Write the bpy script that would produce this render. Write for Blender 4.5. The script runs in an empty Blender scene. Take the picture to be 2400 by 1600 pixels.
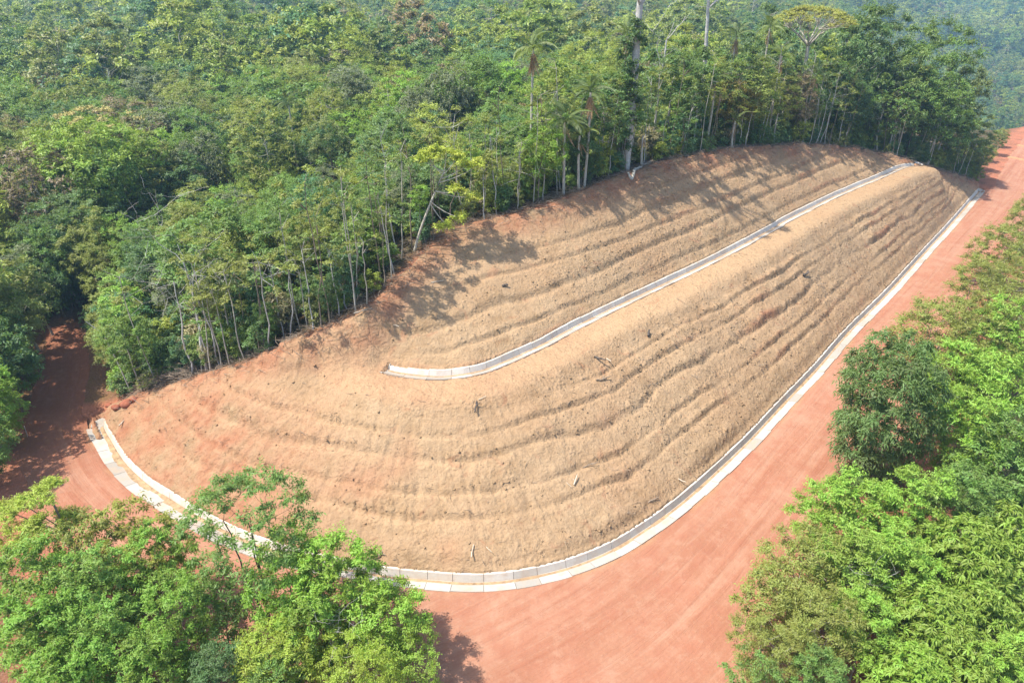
import bpy, math, random
import numpy as np

# ------------------------------------------------------------------ camera, sky, sun, exposure
scene = bpy.context.scene
COL = scene.collection
PITCH = math.radians(29.0)
CAM_H = 30.0
FPX = 1601.0 * 2352.0 / 2400.0        # focal length in pixels of a 2352 wide picture
cam_data = bpy.data.cameras.new("camera")
cam_data.sensor_width = 36.0
cam_data.lens = 36.0 * FPX / 2352.0
cam_data.clip_start = 0.5
cam_data.clip_end = 9000.0
cam = bpy.data.objects.new("camera", cam_data)
COL.objects.link(cam)
cam.location = (0.0, 0.0, CAM_H)
cam.rotation_euler = (math.pi / 2 - PITCH, 0.0, 0.0)
scene.camera = cam

SUN_EL = math.radians(61.0)
SUN_DIR = np.array([-0.985, -0.17])     # horizontal direction towards the sun (x right, y away from camera)
SUN_DIR = SUN_DIR / np.linalg.norm(SUN_DIR)
world = bpy.data.worlds.new("World")
scene.world = world
world.use_nodes = True
wn = world.node_tree
bg = wn.nodes["Background"]
sky = wn.nodes.new("ShaderNodeTexSky")
sky.sky_type = 'NISHITA'
sky.sun_disc = False
sky.sun_elevation = SUN_EL
sky.sun_rotation = math.atan2(SUN_DIR[0], SUN_DIR[1])
sky.altitude = 100.0
sky.air_density = 1.0
sky.dust_density = 2.0
sky.ozone_density = 1.0
wn.links.new(sky.outputs[0], bg.inputs[0])
bg.inputs[1].default_value = 0.15

sun_data = bpy.data.lights.new("sun", 'SUN')
sun_data.energy = 3.9
sun_data.angle = math.radians(0.6)
sun_data.color = (1.0, 0.95, 0.86)
sun = bpy.data.objects.new("sun", sun_data)
COL.objects.link(sun)
sun.location = (-60, 20, 120)
_dz = math.sin(SUN_EL); _dh = math.cos(SUN_EL)
from mathutils import Vector
sun.rotation_euler = Vector((SUN_DIR[0] * _dh, SUN_DIR[1] * _dh, _dz)).to_track_quat('Z', 'Y').to_euler()

vs = scene.view_settings
vs.view_transform = 'Standard'
vs.look = 'None'
vs.exposure = 1.1
vs.gamma = 1.0
vs.use_curve_mapping = False
scene.render.engine = 'CYCLES'
scene.cycles.max_bounces = 8
scene.cycles.diffuse_bounces = 4
scene.cycles.glossy_bounces = 2
scene.cycles.transmission_bounces = 4
scene.cycles.volume_bounces = 1
scene.cycles.use_denoising = True
scene.cycles.caustics_reflective = False
scene.cycles.caustics_refractive = False

# ------------------------------------------------------------------ picture <-> place helpers
CP, SP = math.cos(PITCH), math.sin(PITCH)

def P2W(px, py, z=0.0):
    """the point at height z that the photograph shows at pixel (px, py) of 2352 x 1568"""
    a = (px - 1176.0) / FPX
    v = (py - 784.0) / FPX
    t = (CAM_H - z) / (SP + v * CP)
    return np.array([a * t, (CP - v * SP) * t, z])

def W2P(p):
    p = np.asarray(p, float)
    x, y, z = p[..., 0], p[..., 1], p[..., 2] - CAM_H
    f = y * CP - z * SP
    u = y * SP + z * CP
    return np.stack([1176 + FPX * x / f, 784 - FPX * u / f, f], -1)

def catmull(P, step):
    """smooth curve through P (n, k), resampled at an even step of its first two columns"""
    P = np.asarray(P, float)
    E = np.vstack([2 * P[0] - P[1], P, 2 * P[-1] - P[-2]])
    out = []
    for i in range(1, len(E) - 2):
        p0, p1, p2, p3 = E[i - 1], E[i], E[i + 1], E[i + 2]
        for t in np.linspace(0, 1, 24, endpoint=False):
            out.append(0.5 * (2 * p1 + (p2 - p0) * t + (2 * p0 - 5 * p1 + 4 * p2 - p3) * t * t + (3 * p1 - p0 - 3 * p2 + p3) * t ** 3))
    out.append(P[-1])
    out = np.array(out)
    s = np.concatenate([[0], np.cumsum(np.linalg.norm(np.diff(out[:, :2], axis=0), axis=1))])
    n = max(2, int(round(s[-1] / step)) + 1)
    q = np.linspace(0, s[-1], n)
    return np.stack([np.interp(q, s, out[:, k]) for k in range(out.shape[1])], 1), q

def normals(P):
    d = np.gradient(P[:, :2], axis=0)
    d /= np.linalg.norm(d, axis=1)[:, None] + 1e-9
    return np.stack([d[:, 1], -d[:, 0]], 1)      # to the right of travel: downhill, towards the road

def smooth1(a, n):
    k = np.ones(2 * n + 1) / (2 * n + 1)
    return np.convolve(np.pad(a, n, mode='edge'), k, mode='valid')

def sstep(a, b, x):
    t = np.clip((x - a) / (b - a), 0, 1)
    return t * t * (3 - 2 * t)

# value noise (numpy), tileless enough for terrain
_prm = np.random.RandomState(7).rand(512, 512)
def vnoise(x, y, seed=0):
    x = np.asarray(x, float) + seed * 37.17; y = np.asarray(y, float) + seed * 91.7
    xi = np.floor(x).astype(int); yi = np.floor(y).astype(int)
    fx = x - xi; fy = y - yi
    fx = fx * fx * (3 - 2 * fx); fy = fy * fy * (3 - 2 * fy)
    g = lambda i, j: _prm[(i) % 512, (j) % 512]
    a = g(xi, yi) * (1 - fx) + g(xi + 1, yi) * fx
    b = g(xi, yi + 1) * (1 - fx) + g(xi + 1, yi + 1) * fx
    return (a * (1 - fy) + b * fy) * 2 - 1
def fbm(x, y, o=4, seed=0):
    s = 0; a = 1.0; f = 1.0
    for k in range(o):
        s = s + a * vnoise(x * f, y * f, seed + k * 3); a *= 0.5; f *= 2.03
    return s / 1.9

def seg_dist(px, py, P):
    """distance to polyline P and index of the nearest sample (P densely sampled)"""
    best = np.full(px.shape, 1e9); idx = np.zeros(px.shape, int)
    for i in range(len(P)):
        d = (px - P[i, 0]) ** 2 + (py - P[i, 1]) ** 2
        m = d < best
        best[m] = d[m]; idx[m] = i
    return np.sqrt(best), idx

def inside_poly(px, py, P):
    c = np.zeros(px.shape, bool)
    n = len(P); j = n - 1
    for i in range(n):
        yi, yj = P[i, 1], P[j, 1]
        if yi != yj:
            m = ((yi > py) != (yj > py)) & (px < (P[j, 0] - P[i, 0]) * (py - yi) / (yj - yi) + P[i, 0])
            c ^= m
        j = i
    return c

def new_obj(name, data, parent=None, loc=None):
    o = bpy.data.objects.new(name, data)
    COL.objects.link(o)
    if parent is not None:
        o.parent = parent
    if loc is not None:
        o.location = loc
    return o

def mesh_np(name, V, F, mat=None, smooth=False, attrs=None):
    """mesh from arrays; F is (n, 3) or (n, 4)"""
    me = bpy.data.meshes.new(name)
    V = np.asarray(V, np.float32); F = np.asarray(F, np.int32)
    k = F.shape[1]
    me.vertices.add(len(V)); me.vertices.foreach_set("co", V.ravel())
    me.loops.add(F.size); me.loops.foreach_set("vertex_index", F.ravel())
    me.polygons.add(len(F))
    me.polygons.foreach_set("loop_start", np.arange(0, F.size, k, dtype=np.int32))
    if smooth:
        me.polygons.foreach_set("use_smooth", np.ones(len(F), bool))
    for an, av in (attrs or {}).items():
        av = np.asarray(av, np.float32)
        if av.ndim == 1:
            a = me.attributes.new(an, 'FLOAT', 'POINT'); a.data.foreach_set("value", av)
        else:
            a = me.attributes.new(an, 'FLOAT_VECTOR', 'POINT'); a.data.foreach_set("vector", av.ravel())
    if mat:
        me.materials.append(mat)
    me.update(calc_edges=True)
    me.validate()
    return me

def tag(o, label=None, cat=None, group=None, kind=None):
    if label: o["label"] = label
    if cat: o["category"] = cat
    if group: o["group"] = group
    if kind: o["kind"] = kind
    return o
# ------------------------------------------------------------------ materials
def mat_new(name):
    m = bpy.data.materials.new(name); m.use_nodes = True
    nt = m.node_tree
    for n in list(nt.nodes): nt.nodes.remove(n)
    out = nt.nodes.new("ShaderNodeOutputMaterial")
    return m, nt, out
def N(nt, t, **kw):
    n = nt.nodes.new(t)
    for k, v in kw.items():
        if k.startswith("i_"):
            key = k[2:]
            key = int(key) if key.isdigit() else key.replace("_", " ")
            n.inputs[key].default_value = v
        else:
            setattr(n, k, v)
    return n
def L(nt, a, b): nt.links.new(a, b)
def ramp(nt, fac, stops):
    r = nt.nodes.new("ShaderNodeValToRGB")
    e = r.color_ramp.elements
    while len(e) < len(stops): e.new(0.5)
    for el, (p, c) in zip(e, stops):
        el.position = p; el.color = (*c, 1) if len(c) == 3 else c
    if fac is not None: L(nt, fac, r.inputs[0])
    return r
def mixc(nt, fac, a, b, mode='MIX'):
    m = nt.nodes.new("ShaderNodeMix"); m.data_type = 'RGBA'; m.blend_type = mode
    for s, v in ((m.inputs[0], fac), (m.inputs[6], a), (m.inputs[7], b)):
        if hasattr(v, "is_linked"): L(nt, v, s)
        else: s.default_value = v if not isinstance(v, tuple) else ((*v, 1) if len(v) == 3 else v)
    return m.outputs[2]
def maprange(nt, v, a, b, c=0.0, d=1.0):
    m = nt.nodes.new("ShaderNodeMapRange"); L(nt, v, m.inputs[0])
    for i, x in zip((1, 2, 3, 4), (a, b, c, d)): m.inputs[i].default_value = x
    return m.outputs[0]
def noise(nt, vec, scale, detail=5, rough=0.6, dist=0.0):
    n = N(nt, "ShaderNodeTexNoise"); n.inputs["Scale"].default_value = scale
    n.inputs["Detail"].default_value = detail; n.inputs["Roughness"].default_value = rough
    n.inputs["Distortion"].default_value = dist
    L(nt, vec, n.inputs["Vector"]); return n.outputs["Fac"]
def mathn(nt, op, a, b=None):
    m = N(nt, "ShaderNodeMath", operation=op)
    for s, v in ((m.inputs[0], a), (m.inputs[1], b)):
        if v is None: continue
        if hasattr(v, "is_linked"): L(nt, v, s)
        else: s.default_value = v
    return m.outputs[0]

def soil_material():
    m, nt, out = mat_new("terrace_soil")
    geo = N(nt, "ShaderNodeNewGeometry"); pos = geo.outputs["Position"]
    a_red = N(nt, "ShaderNodeAttribute", attribute_name="red").outputs["Fac"]
    a_lip_pale = N(nt, "ShaderNodeAttribute", attribute_name="berm_lip_pale").outputs["Fac"]
    n0 = noise(nt, pos, 0.13, 4, 0.6)
    n1 = noise(nt, pos, 0.45, 5, 0.6)
    n2 = noise(nt, pos, 1.7, 4, 0.6, 0.4)
    n3 = noise(nt, pos, 6.5, 3, 0.6)
    base = ramp(nt, n1, [(0.28, (0.236, 0.151, 0.080)), (0.5, (0.301, 0.200, 0.113)), (0.75, (0.353, 0.244, 0.145))]).outputs[0]
    base = mixc(nt, maprange(nt, n2, 0.38, 0.62, 0.0, 0.55), base, (0.356, 0.246, 0.147))
    redc = ramp(nt, n2, [(0.3, (0.240, 0.089, 0.045)), (0.7, (0.338, 0.159, 0.090))]).outputs[0]
    base = mixc(nt, mathn(nt, 'MULTIPLY', a_lip_pale, maprange(nt, n2, 0.3, 0.6, 0.5, 1.0)), base, (0.388, 0.258, 0.147))  # pale tone for the berm and the painted-in sun on terrace lips
    base = mixc(nt, maprange(nt, n0, 0.42, 0.68, 0.0, 0.4), base, (0.329, 0.195, 0.105))
    spots = maprange(nt, noise(nt, pos, 0.75, 4, 0.6, 0.8), 0.60, 0.70)
    fac = mathn(nt, 'MAXIMUM', mathn(nt, 'MULTIPLY', a_red, maprange(nt, n1, 0.32, 0.60)), mathn(nt, 'MULTIPLY', spots, 0.4))
    col = mixc(nt, mathn(nt, 'MINIMUM', fac, 0.85), base, redc)
    grain = ramp(nt, n3, [(0.30, (0.74, 0.72, 0.70)), (0.46, (1.0, 1.0, 1.0)), (0.75, (1.09, 1.08, 1.06))]).outputs[0]
    col = mixc(nt, 0.8, col, grain, 'MULTIPLY')
    b = N(nt, "ShaderNodeBsdfPrincipled"); L(nt, col, b.inputs["Base Color"])
    b.inputs["Roughness"].default_value = 0.95; b.inputs["Specular IOR Level"].default_value = 0.1
    vor = N(nt, "ShaderNodeTexVoronoi"); vor.inputs["Scale"].default_value = 3.2; vor.inputs["Randomness"].default_value = 1.0; L(nt, pos, vor.inputs["Vector"])
    lum = maprange(nt, vor.outputs["Distance"], 0.1, 0.5, 1.0, 0.0)
    pat = maprange(nt, noise(nt, pos, 0.6, 4, 0.6), 0.42, 0.62)
    h = mathn(nt, 'ADD', mathn(nt, 'MULTIPLY', n2, 1.0), mathn(nt, 'MULTIPLY', n3, 0.35))
    h = mathn(nt, 'ADD', h, mathn(nt, 'MULTIPLY', mathn(nt, 'MULTIPLY', lum, pat), 0.30))
    bp = N(nt, "ShaderNodeBump"); bp.inputs["Strength"].default_value = 0.85; bp.inputs["Distance"].default_value = 0.20
    L(nt, h, bp.inputs["Height"]); L(nt, bp.outputs[0], b.inputs["Normal"])
    L(nt, b.outputs[0], out.inputs[0]); return m

def road_material():
    m, nt, out = mat_new("red_clay_road")
    pos = N(nt, "ShaderNodeNewGeometry").outputs["Position"]
    at = N(nt, "ShaderNodeAttribute", attribute_name="lane").outputs["Vector"]     # (along, across, 0) in metres
    at2 = N(nt, "ShaderNodeAttribute", attribute_name="lane2").outputs["Vector"]
    lm = N(nt, "ShaderNodeAttribute", attribute_name="lmix").outputs["Fac"]
    def lane_noise(sx, sy, det, ro, di):
        r = []
        for v in (at, at2):
            mp = N(nt, "ShaderNodeMapping"); mp.inputs["Scale"].default_value = (sx, sy, 1.0); L(nt, v, mp.inputs["Vector"])
            r.append(noise(nt, mp.outputs[0], 1.0, det, ro, di))
        return mathn(nt, 'ADD', mathn(nt, 'MULTIPLY', r[0], mathn(nt, 'SUBTRACT', 1.0, lm)), mathn(nt, 'MULTIPLY', r[1], lm))
    wide = lane_noise(0.035, 0.42, 5, 0.6, 0.8)
    rut = lane_noise(0.05, 1.25, 6, 0.66, 1.0)
    fine = lane_noise(0.9, 6.0, 4, 0.65, 0.5)
    n1 = noise(nt, pos, 0.28, 5, 0.62); n2 = noise(nt, pos, 2.6, 6, 0.7); n3 = noise(nt, pos, 13.0, 3, 0.6)
    c = ramp(nt, wide, [(0.3, (0.275, 0.113, 0.065)), (0.46, (0.320, 0.148, 0.087)), (0.6, (0.351, 0.177, 0.110)), (0.75, (0.380, 0.211, 0.137))]).outputs[0]
    c = mixc(nt, maprange(nt, n1, 0.44, 0.60, 0.0, 0.8), c, (0.335, 0.149, 0.090))
    c = mixc(nt, maprange(nt, rut, 0.51, 0.62, 0.0, 0.55), c, (0.376, 0.205, 0.131))
    c = mixc(nt, maprange(nt, rut, 0.45, 0.33, 0.0, 0.6), c, (0.260, 0.096, 0.053))
    c = mixc(nt, maprange(nt, fine, 0.58, 0.76, 0.0, 0.3), c, (0.271, 0.106, 0.060))
    c = mixc(nt, maprange(nt, n2, 0.54, 0.74, 0.0, 0.42), c, (0.407, 0.245, 0.163))
    c = mixc(nt, maprange(nt, n3, 0.62, 0.75, 0.0, 0.4), c, (0.248, 0.106, 0.067))
    nm = noise(nt, pos, 0.7, 7, 0.72, 0.25)
    c = mixc(nt, maprange(nt, nm, 0.50, 0.66, 0.0, 0.55), c, (0.300, 0.117, 0.069))
    c = mixc(nt, maprange(nt, nm, 0.48, 0.34, 0.0, 0.5), c, (0.394, 0.221, 0.144))
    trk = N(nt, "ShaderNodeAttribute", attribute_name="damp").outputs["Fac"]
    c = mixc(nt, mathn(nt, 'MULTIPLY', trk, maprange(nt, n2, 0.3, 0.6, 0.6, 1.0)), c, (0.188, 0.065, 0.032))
    dl = N(nt, "ShaderNodeAttribute", attribute_name="sandy").outputs["Fac"]
    c = mixc(nt, dl, c, (0.376, 0.233, 0.110))
    b = N(nt, "ShaderNodeBsdfPrincipled"); L(nt, c, b.inputs["Base Color"])
    b.inputs["Roughness"].default_value = 0.9; b.inputs["Specular IOR Level"].default_value = 0.12
    h = mathn(nt, 'ADD', mathn(nt, 'MULTIPLY', rut, 1.0), mathn(nt, 'ADD', mathn(nt, 'MULTIPLY', fine, 0.25), mathn(nt, 'MULTIPLY', n2, 0.5)))
    bp = N(nt, "ShaderNodeBump"); bp.inputs["Strength"].default_value = 0.8; bp.inputs["Distance"].default_value = 0.16
    L(nt, h, bp.inputs["Height"]); L(nt, bp.outputs[0], b.inputs["Normal"])
    L(nt, b.outputs[0], out.inputs[0]); return m

def litter_material():
    m, nt, out = mat_new("forest_floor_litter")
    pos = N(nt, "ShaderNodeNewGeometry").outputs["Position"]
    a_red = N(nt, "ShaderNodeAttribute", attribute_name="red").outputs["Fac"]
    n1 = noise(nt, pos, 0.5, 6, 0.65); n2 = noise(nt, pos, 6.0, 6, 0.7)
    lit = ramp(nt, n2, [(0.3, (0.043, 0.028, 0.017)), (0.5, (0.109, 0.071, 0.040)), (0.75, (0.199, 0.142, 0.090))]).outputs[0]
    grn = ramp(nt, n2, [(0.3, (0.019, 0.033, 0.009)), (0.7, (0.057, 0.095, 0.024))]).outputs[0]
    lit = mixc(nt, maprange(nt, n1, 0.45, 0.65), lit, grn)
    red = ramp(nt, n2, [(0.3, (0.304, 0.109, 0.057)), (0.7, (0.475, 0.190, 0.114))]).outputs[0]
    c = mixc(nt, mathn(nt, 'MULTIPLY', a_red, maprange(nt, n1, 0.3, 0.6, 0.35, 1.0)), lit, red)
    b = N(nt, "ShaderNodeBsdfPrincipled"); L(nt, c, b.inputs["Base Color"]); b.inputs["Roughness"].default_value = 0.95
    b.inputs["Specular IOR Level"].default_value = 0.1
    bp = N(nt, "ShaderNodeBump"); bp.inputs["Strength"].default_value = 0.8; bp.inputs["Distance"].default_value = 0.15
    L(nt, n2, bp.inputs["Height"]); L(nt, bp.outputs[0], b.inputs["Normal"])
    L(nt, b.outputs[0], out.inputs[0]); return m

def concrete_material(name, c0, c1, stain):
    m, nt, out = mat_new(name)
    pos = N(nt, "ShaderNodeNewGeometry").outputs["Position"]
    rnd = N(nt, "ShaderNodeObjectInfo").outputs["Random"]
    n1 = noise(nt, pos, 1.2, 6, 0.65); n2 = noise(nt, pos, 9.0, 5, 0.7)
    c = mixc(nt, rnd, (*c0,), (*c1,))
    c = mixc(nt, maprange(nt, n1, 0.46, 0.70, 0.0, stain), c, (0.47, 0.30, 0.18))
    c = mixc(nt, maprange(nt, n2, 0.4, 0.75, 0.0, 0.35), c, (0.36, 0.34, 0.32))
    b = N(nt, "ShaderNodeBsdfPrincipled"); L(nt, c, b.inputs["Base Color"]); b.inputs["Roughness"].default_value = 0.85
    b.inputs["Specular IOR Level"].default_value = 0.25
    bp = N(nt, "ShaderNodeBump"); bp.inputs["Strength"].default_value = 0.4; bp.inputs["Distance"].default_value = 0.02
    L(nt, n2, bp.inputs["Height"]); L(nt, bp.outputs[0], b.inputs["Normal"])
    L(nt, b.outputs[0], out.inputs[0]); return m

def plain_material(name, c, rough=0.85, var=0.35, scale=6.0, bump=0.02):
    m, nt, out = mat_new(name)
    tc = N(nt, "ShaderNodeTexCoord").outputs["Object"]
    n1 = noise(nt, tc, scale, 5, 0.65)
    a = tuple(x * (1 - var) for x in c); d = tuple(min(1, x * (1 + var)) for x in c)
    col = ramp(nt, n1, [(0.3, a), (0.7, d)]).outputs[0]
    b = N(nt, "ShaderNodeBsdfPrincipled"); L(nt, col, b.inputs["Base Color"]); b.inputs["Roughness"].default_value = rough
    b.inputs["Specular IOR Level"].default_value = 0.2
    bp = N(nt, "ShaderNodeBump"); bp.inputs["Strength"].default_value = 0.6; bp.inputs["Distance"].default_value = bump
    L(nt, n1, bp.inputs["Height"]); L(nt, bp.outputs[0], b.inputs["Normal"])
    L(nt, b.outputs[0], out.inputs[0]); return m

M_SOIL = soil_material(); M_ROAD = road_material(); M_LITTER = litter_material()
M_SLAB = concrete_material("concrete_base_slab", (0.30, 0.272, 0.228), (0.47, 0.44, 0.385), 0.6)
M_WALL = concrete_material("concrete_wall_block", (0.50, 0.445, 0.375), (0.60, 0.54, 0.465), 0.55)
M_SED = plain_material("drain_sediment", (0.34, 0.225, 0.125), 0.95, 0.4, 3.0)

# ------------------------------------------------------------------ the curves of the place
def curve_of(pts, step):
    W = np.array([P2W(p[0], p[1], p[2]) for p in pts])
    return catmull(W, step)

# invert (lowest line) of the drain that rings the foot of the hill, from the forest track round the nose to the far road
Z0 = 0.0
c0_px = [(230, 966), (236, 985), (249, 1008), (281, 1059), (332, 1108), (387, 1144), (447, 1181), (520, 1219), (610, 1256), (740, 1292), (880, 1319),
         (1000, 1331), (1085, 1336), (1180, 1329), (1300, 1303), (1400, 1264), (1480, 1216), (1560, 1158), (1640, 1088), (1720, 1012), (1800, 926),
         (1880, 842), (1950, 762), (2040, 672), (2120, 584), (2180, 519), (2225, 467), (2252, 436)]
C0, S0 = curve_of([(x, y, Z0) for x, y in c0_px], 0.2)
NRM0 = normals(C0)
# the road's inner edge runs on past both drain ends
c0x_left = [(212, 728), (228, 762), (240, 800), (243, 850), (236, 905), (228, 945)]
c0x_right = [(2262, 424), (2290, 372), (2318, 335), (2346, 305), (2375, 283)]
road_px = c0x_left + c0_px + c0x_right
CR, SR = curve_of([(x, y, 0.0) for x, y in road_px], 0.35)
# drop the sharp hook: smooth the road curve
for k in range(2):
    CR[:, k] = smooth1(CR[:, k], 3)
NRMR = normals(CR)
for k in range(2):
    NRMR[:, k] = smooth1(NRMR[:, k], 10)
NRMR /= np.linalg.norm(NRMR, axis=1)[:, None]

def road_width_ctrl():
    xs = [0, 14, 22, 30, 40, 50, 58, 68, 80, 95, 115, 140, 170, 220]
    return xs
# width of the road, set at picture points along its inner edge
rw = [((212, 728), 4.6), ((240, 800), 5.6), ((230, 966), 6.2), ((332, 1108), 6.4), ((520, 1219), 7.0), ((740, 1292), 11.0), ((1000, 1331), 14.5),
      ((1180, 1329), 16.0), ((1300, 1303), 15.0), ((1480, 1216), 12.0), ((1640, 1088), 10.0), ((1880, 842), 8.8), ((2120, 584), 8.4), ((2252, 436), 8.8), ((2346, 305), 9.0)]
_rs = []
for (p, w) in rw:
    q = P2W(p[0], p[1], 0)
    _rs.append((SR[np.argmin((CR[:, 0] - q[0]) ** 2 + (CR[:, 1] - q[1]) ** 2)], w))
RW = np.interp(SR, [a for a, b in _rs], [b for a, b in _rs])
RW = smooth1(RW, 12)

ZB = 6.0
c1_px = [(872, 841, 5.9), (905, 850, 5.9), (950, 857, 5.9), (1000, 861, 5.9), (1031, 860, 5.9), (1071, 855, 6.0), (1111, 846, 6.0), (1148, 832, 6.0), (1248, 787, 6.1), (1308, 754, 6.1), (1418, 700, 6.2),
         (1568, 629, 6.3), (1668, 580, 6.4), (1778, 521, 6.5), (1802, 506, 6.5), (1902, 456, 6.5), (1970, 426, 6.4), (2012, 409, 6.4), (2069, 384, 6.3), (2112, 377, 6.0)]
C1, S1 = curve_of(c1_px, 0.2)
NRM1 = normals(C1)

c2_px = [(246, 945, 0.7), (290, 925, 1.3), (330, 907, 2.0), (420, 880, 3.3), (500, 856, 4.5), (590, 826, 6.0), (700, 776, 7.6), (820, 724, 9.0), (870, 690, 9.6),
         (930, 628, 10.3), (990, 572, 10.9), (1060, 522, 11.5), (1150, 500, 12.0), (1250, 474, 12.4), (1350, 438, 12.8), (1450, 400, 13.0), (1560, 368, 13.0), (1700, 343, 12.4),
         (1800, 338, 11.5), (1900, 337, 10.0), (2000, 350, 8.0), (2070, 365, 6.7), (2120, 379, 5.3), (2180, 398, 3.0), (2238, 417, 0.8)]
C2, S2 = curve_of(c2_px, 0.3)
NRM2 = normals(C2)

# ------------------------------------------------------------------ height field (harmonic between the surveyed lines)
GX0, GX1, GY0, GY1, GS = -130.0, 150.0, -20.0, 220.0, 0.5
def constraint_points():
    P = []
    def add(C, nrm, off, z, step=1):
        off = np.broadcast_to(off, (len(C),)); z = np.broadcast_to(z, (len(C),))
        q = C[:, :2] + nrm * off[:, None]
        P.append(np.column_stack([q, z])[::step])
    for t in np.linspace(0.0, 1.0, 28):
        add(CR, NRMR, t * RW, 0.0)
    add(C0, NRM0, -0.55, 0.42)
    for off in np.arange(0.0, 2.9, 0.4):
        add(C1, NRM1, off, C1[:, 2] - 0.04 * off)
    add(C1[12:-10], NRM1[12:-10], -0.55, C1[12:-10, 2] + 0.32)
    add(C2, NRM2, 0.0, C2[:, 2])
    # the forest stands on the same hill: level with the crest just behind it, then sinking away
    gx_, gy_ = np.meshgrid(np.arange(-60, 90, 2.0), np.arange(30, 140, 2.0), indexing='ij')
    gx_ = gx_.ravel(); gy_ = gy_.ravel()
    dd, ii = seg_dist(gx_, gy_, C2)
    sgn = (gx_ - C2[ii, 0]) * NRM2[ii, 0] + (gy_ - C2[ii, 1]) * NRM2[ii, 1]
    mm = (sgn < 0) & (dd > 2.5) & (dd < 7.0) & (ii > 3) & (ii < len(C2) - 4)
    P.append(np.column_stack([gx_[mm], gy_[mm], C2[ii[mm], 2] * (1 - 0.01 * dd[mm])]))
    P.append(np.array([(-30, 62, 3.0), (-12, 78, 7.0), (8, 92, 9.0), (30, 104, 8.0), (-45, 80, 1.5), (-20, 110, 3.0), (20, 125, 4.0), (50, 118, 3.0)]))
    # land that falls gently away beyond the road
    m = slice(150, None)
    add(CR[m], NRMR[m], RW[m] + 3, -0.25); add(CR[m], NRMR[m], RW[m] + 14, -1.2); add(CR[m], NRMR[m], RW[m] + 45, -5.0)
    add(CR[:60], NRMR[:60], RW[:60] + 2, 0.0); add(CR[:60], NRMR[:60], RW[:60] + 14, 0.4)
    # the berm dies out to the side of its drain's end
    e = [P2W(800, 850, 5.8), P2W(740, 856, 5.6)]
    P.append(np.array(e))
    return np.vstack(P)

def zfar(x, y):
    x = np.asarray(x, float); y = np.asarray(y, float)
    d = np.hypot(x, y)
    az = np.degrees(np.arctan2(x, np.maximum(y, 1e-3)))
    base = 0.6 * fbm(x / 60, y / 60, 3, 5) * sstep(60, 160, d) * 2.0 + np.clip(d - 350, 0, 900) * 0.012
    w = sstep(20, 31, az) * sstep(135, 260, d)
    val = np.interp(d, [0, 150, 310, 480, 1000, 1900, 4000], [0, 0, -48, -54, -24, 62, 130]) + 5 * fbm(x / 120, y / 120, 3, 9) * sstep(200, 400, d)
    return base * (1 - w) + val * w

def solve_field():
    C = constraint_points()
    nx = int((GX1 - GX0) / GS) + 1; ny = int((GY1 - GY0) / GS) + 1
    Z = None
    for lev in (8, 4, 2, 1):
        h = GS * lev
        mx = (nx - 1) // lev + 1; my = (ny - 1) // lev + 1
        i = np.rint((C[:, 0] - GX0) / h).astype(int); j = np.rint((C[:, 1] - GY0) / h).astype(int)
        ok = (i >= 0) & (i < mx) & (j >= 0) & (j < my)
        S = np.zeros((mx, my)); Cn = np.zeros((mx, my))
        np.add.at(S, (i[ok], j[ok]), C[ok, 2]); np.add.at(Cn, (i[ok], j[ok]), 1)
        fixed = Cn > 0; val = np.where(fixed, S / np.maximum(Cn, 1), 0)
        X, Y = np.meshgrid(GX0 + np.arange(mx) * h, GY0 + np.arange(my) * h, indexing='ij')
        bz = zfar(X, Y)
        edge = np.zeros((mx, my), bool); edge[0] = edge[-1] = True; edge[:, 0] = edge[:, -1] = True
        val = np.where(edge & ~fixed, bz, val); fixed |= edge
        if Z is None: Z = bz.copy()
        else:
            zi = np.minimum(np.arange(mx) / 2, Z.shape[0] - 1.001); zj = np.minimum(np.arange(my) / 2, Z.shape[1] - 1.001)
            a = zi.astype(int); b = zj.astype(int); fa = (zi - a)[:, None]; fb = (zj - b)[None]
            Z = (Z[a][:, b] * (1 - fa) * (1 - fb) + Z[a + 1][:, b] * fa * (1 - fb) + Z[a][:, b + 1] * (1 - fa) * fb + Z[a + 1][:, b + 1] * fa * fb)
        Z = np.where(fixed, val, Z)
        for it in range({8: 900, 4: 500, 2: 300, 1: 200}[lev]):
            A = Z.copy()
            A[1:-1, 1:-1] = 0.25 * (Z[2:, 1:-1] + Z[:-2, 1:-1] + Z[1:-1, 2:] + Z[1:-1, :-2])
            Z = np.where(fixed, val, A)
    for it in range(2):
        Z[1:-1, 1:-1] = 0.5 * Z[1:-1, 1:-1] + 0.125 * (Z[2:, 1:-1] + Z[:-2, 1:-1] + Z[1:-1, 2:] + Z[1:-1, :-2])
    return Z
ZG = solve_field()

def zbase(x, y):
    x = np.asarray(x, float); y = np.asarray(y, float)
    u = np.clip((x - GX0) / GS, 0, ZG.shape[0] - 1.001); v = np.clip((y - GY0) / GS, 0, ZG.shape[1] - 1.001)
    i = u.astype(int); j = v.astype(int); a = u - i; b = v - j
    z = ZG[i, j] * (1 - a) * (1 - b) + ZG[i + 1, j] * a * (1 - b) + ZG[i, j + 1] * (1 - a) * b + ZG[i + 1, j + 1] * a * b
    e = np.minimum(np.minimum(x - GX0, GX1 - x), np.minimum(y - GY0, GY1 - y))
    w = sstep(0, 25, e)
    return z * w + zfar(x, y) * (1 - w)

# polygons: the cleared hill, and the hill plus road
HILL = np.vstack([C0[:, :2][::3] - NRM0[::3] * 0.40, C2[::-1, :2][::3]])
ROADPOLY = np.vstack([CR[::3, :2], (CR[:, :2] + NRMR * RW[:, None])[::-1][::3]])

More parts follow.
